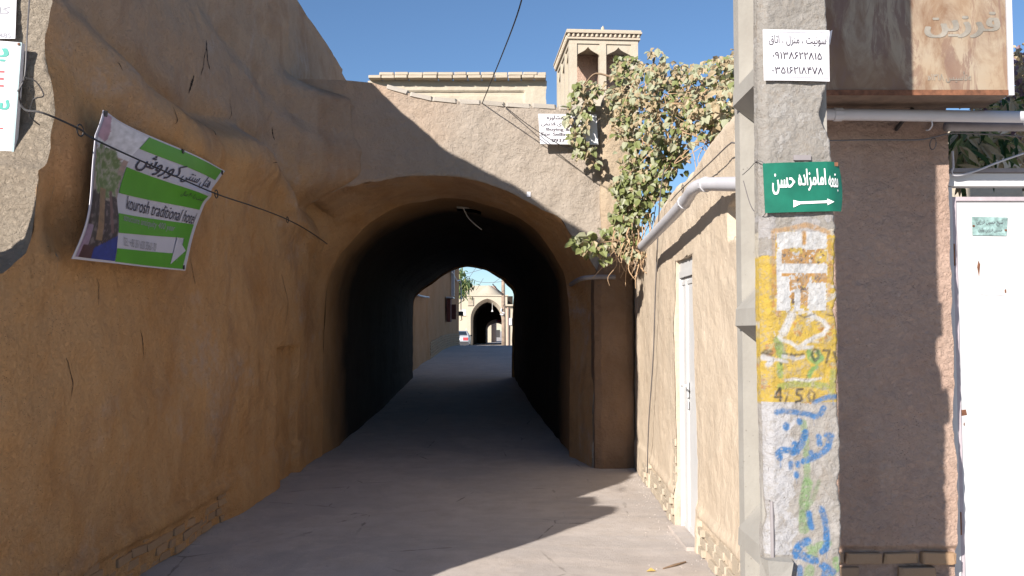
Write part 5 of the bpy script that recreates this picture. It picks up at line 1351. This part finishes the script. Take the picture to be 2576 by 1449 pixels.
v3 = thing('climbing_vine', 'small leafy creeper shoot reaching left across the arch mouth beside a scrap of paper', 'vine', (.8, 9.6, 2.5))
foliage(v3, blob_pts([(1462, 612, 30, 22, 8.9, .08, 60, .9), (1500, 620, 28, 18, 8.95, .08, 45, .7), (1525, 645, 16, 14, 9.0, .06, 16, .8)]), KN, 60, HEART, .092)
def stems(root, paths, r, mat, name='stem'):
    for q in paths:
        m_ = MB(); qq = catmull(q, 5); m_.tube(qq, [r * (1 - .6 * i / len(qq)) for i in range(len(qq))], 5); m_.build(name, mat, root)
stems(v1, [[P(1700, 440, 9.3), P(1690, 380, 9.2), P(1660, 300, 9.1), P(1600, 240, 9.4), P(1530, 220, 9.7)], [P(1700, 440, 9.3), P(1720, 330, 8.9), P(1790, 260, 8.2), P(1850, 200, 7.8)], [P(1690, 420, 9.3), P(1600, 400, 9.4), P(1580, 520, 9.3), P(1575, 640, 9.3)],
           [P(1660, 300, 9.1), P(1640, 200, 9.2), P(1650, 130, 9.2)], [P(1600, 240, 9.4), P(1560, 205, 9.7), P(1500, 185, 9.8), P(1470, 215, 9.8)], [P(1800, 260, 8.2), P(1820, 190, 8.1), P(1846, 130, 7.9)]], .018, M['stem'])
for k in range(36):
    x = random.uniform(1545, 1650); y0_ = random.uniform(540, 640); L = random.uniform(40, 120); Yq = random.uniform(9.0, 9.45)
    if x > 1600: y0_ -= (x - 1600) * .9
    q = [P(x, y0_, Yq), P(x + random.uniform(-10, 8), y0_ + L * .4, Yq), P(x + random.uniform(-18, 8), y0_ + L * .75, Yq - .03), P(x + random.uniform(-26, 8), y0_ + L, Yq - .02)]
    stems(v1, [q], random.uniform(.004, .009), M['stem_dry'], 'dry_runner')
for k in range(70):
    x = random.uniform(1560, 1840); y0_ = random.uniform(190, 400); Yq = 9.6 - (x - 1560) / 280 * 1.9
    q = [P(x, y0_, Yq), P(x + random.uniform(-30, 30), y0_ + random.uniform(-25, 40), Yq - .1), P(x + random.uniform(-50, 50), y0_ + random.uniform(-20, 70), Yq - .15)]
    stems(v1, [q], random.uniform(.004, .009), M['stem_dry'], 'dry_runner')
stems(v3, [[P(1600, 600, 9.3), P(1550, 605, 9.1), P(1500, 612, 8.95), P(1460, 612, 8.9)], [P(1585, 640, 9.5), P(1540, 650, 9.6), P(1490, 700, 9.6)]], .008, M['stem_dry'])
t_ = thing('paper_scrap', 'crumpled white scrap of paper caught in the vine beside the arch', 'paper', P(1530, 640, 9.75))
m_ = MB(); f = quadmap(P(1519, 648, 9.62), P(1538, 652, 9.65), P(1536, 607, 9.62), P(1521, 614, 9.65), lambda u, v: .02 * math.sin(u * 9 + v * 5)); sheet('sheet', t_, M['paper'], f, .002, (6, 6))
stems(v2, [[P(1530, 225, 9.85), P(1480, 240, 9.9), P(1460, 300, 9.92), P(1450, 350, 9.93), P(1495, 412, 9.95)]], .008, M['stem'])

sh_ = thing('garden_shrub', 'lance-leaved green shrub growing above the white gate under the pipes', 'shrub', (2.6, 5.6, 2.0))
pts_ = []
for (x, y, rx, ry, Y, dY, n_) in ((2420, 375, 42, 60, 5.2, .3, 110), (2470, 395, 60, 45, 5.4, .3, 70), (2520, 350, 50, 30, 5.5, .3, 50), (2530, 265, 70, 30, 5.6, .4, 90), (2440, 320, 40, 20, 5.3, .2, 60)):
    for _ in range(n_):
        a, b = random.gauss(0, .5), random.gauss(0, .5); pts_.append((P(x + a * rx, y + b * ry, Y + random.uniform(-dY, dY)), random.choice(['leaf_dark', 'leaf_green', 'leaf_green', 'leaf_dry', 'leaf_dry'])))
foliage(sh_, pts_, ['leaf_dark', 'leaf_green', 'leaf_dry'], 120, LANCE, .13)
stems(sh_, [[P(2420, 470, 5.3), P(2425, 400, 5.3), P(2410, 330, 5.3)], [P(2440, 470, 5.4), P(2470, 390, 5.4), P(2520, 330, 5.5)]], .01, M['stem'])
bs = thing('dry_climber', 'tangle of dried purple blossom and twigs right of the box sign', 'climber', (3.6, 6.2, 2.0))
pts_ = []
for (x, y, rx, ry, Y, dY, n_) in ((2590, 220, 60, 90, 6, .4, 700), (2560, 170, 16, 40, 6, .3, 60), (2560, 300, 40, 40, 6, .3, 120), (2570, 370, 16, 50, 5.9, .2, 120), (2480, 255, 60, 22, 6, .3, 170)):
    for _ in range(n_):
        a, b = random.gauss(0, .5), random.gauss(0, .5); pts_.append((P(x + a * rx, y + b * ry, Y + random.uniform(-dY, dY)), random.choice(['flower', 'leaf_dry', 'leaf_dry'])))
foliage(bs, pts_, ['flower', 'leaf_dry'], 60, CURL, .06)
stems(bs, [[P(2580, 480, 6), P(2575, 350, 6), P(2560, 240, 6), P(2562, 150, 6)]], .02, M['stem'])
yh = thing('yard_wall', 'sunlit pale wall of the yard behind the gate shrub', 'wall', (3.2, 8, 0))
m_ = MB(); zt = P(2500, 300, 8).z; m_.box((1.9, 8, 0), (9, 8.3, zt)); m_.build('wall', M['plaster_far'], yh)
# tree overhanging the far end of the alley wall
at_ = thing('alley_tree', 'dark green tree leaning over the far end of the orange alley wall', 'tree', (-3.6, 46, gz(46)))
m_ = MB(); m_.tube(catmull([(-3.6, 46, gz(46)), (-3.5, 46, 2.4), (-3.2, 45.8, 3.6), (-2.8, 45.5, 4.4)], 4), [.14 - .007 * i for i in range(13)], 7); m_.build('trunk', M['stem'], at_)
pts_ = []
for (x, y, rx, ry, n_) in ((1160, 720, 22, 26, 230), (1172, 710, 14, 10, 70), (1180, 716, 9, 9, 36), (1160, 685, 10, 12, 60), (1163, 738, 9, 8, 45), (1140, 700, 30, 30, 150)):
    for _ in range(n_):
        a, b = random.gauss(0, .5), random.gauss(0, .5); pts_.append((P(x + a * rx, y + b * ry, 45 + random.uniform(-.6, .6)), random.choice(['leaf_dark', 'leaf_dark', 'leaf_green'])))
foliage(at_, pts_, ['leaf_dark', 'leaf_green'], 0, LANCE, .26)

# ------------------------------------------------------------------ small things on the ground
def gp_(px, py):
    Y = CH * FPX / (py - HORIZ); return P(px, py, Y)
p = gp_(1637, 1431); t_ = thing('dry_leaf', 'small yellow dry leaf lying on the sunlit ground near the narrow door', 'leaf', (p.x, p.y, 0))
mesh('blade', [(p.x - .03, p.y, .008), (p.x, p.y - .025, .02), (p.x + .035, p.y, .01), (p.x + .005, p.y + .025, .026)], [(0, 1, 2, 3)], leafm('yellow_leaf', (.55, .38, .10), (.62, .45, .15)), t_)
a, b = gp_(1668, 1424), gp_(1725, 1408); t_ = thing('twig', 'short broken twig lying on the sunlit ground by the garden wall foot', 'twig', (a.x, a.y, 0))
m_ = MB(); m_.tube([Vector((a.x, a.y, .008)), Vector(((a.x + b.x) / 2, (a.y + b.y) / 2 - .01, .012)), Vector((b.x, b.y, .01))], [.004, .009, .005], 6); m_.build('stick', M['stem'], t_)
m_ = MB()
for _ in range(420):
    if random.random() < .6: Y = random.uniform(5, 11); x = XR(Y, .1) - abs(random.gauss(0, .12)) - .02
    elif random.random() < .6: Y = random.uniform(4.2, 11); x = XL0 + abs(random.gauss(0, .12)) + .03
    else: Y = random.uniform(5, 14); x = random.uniform(-2.3, 1.3)
    s = random.uniform(.002, .007) * (1.6 if random.random() < .05 else 1); z = .012 * fb(x, Y, 0, 1.3, 3)
    m_.add([(x - s, Y, z), (x, Y - s, z), (x + s, Y, z), (x, Y + s, z), (x, Y, z + s * 1.1)], [(0, 1, 4), (1, 2, 4), (2, 3, 4), (3, 0, 4)])
o = m_.build('gravel', M['ground']); o['kind'] = 'stuff'; tag(o, 'fine pale grit and crumbs scattered along the foot of the walls', 'gravel')
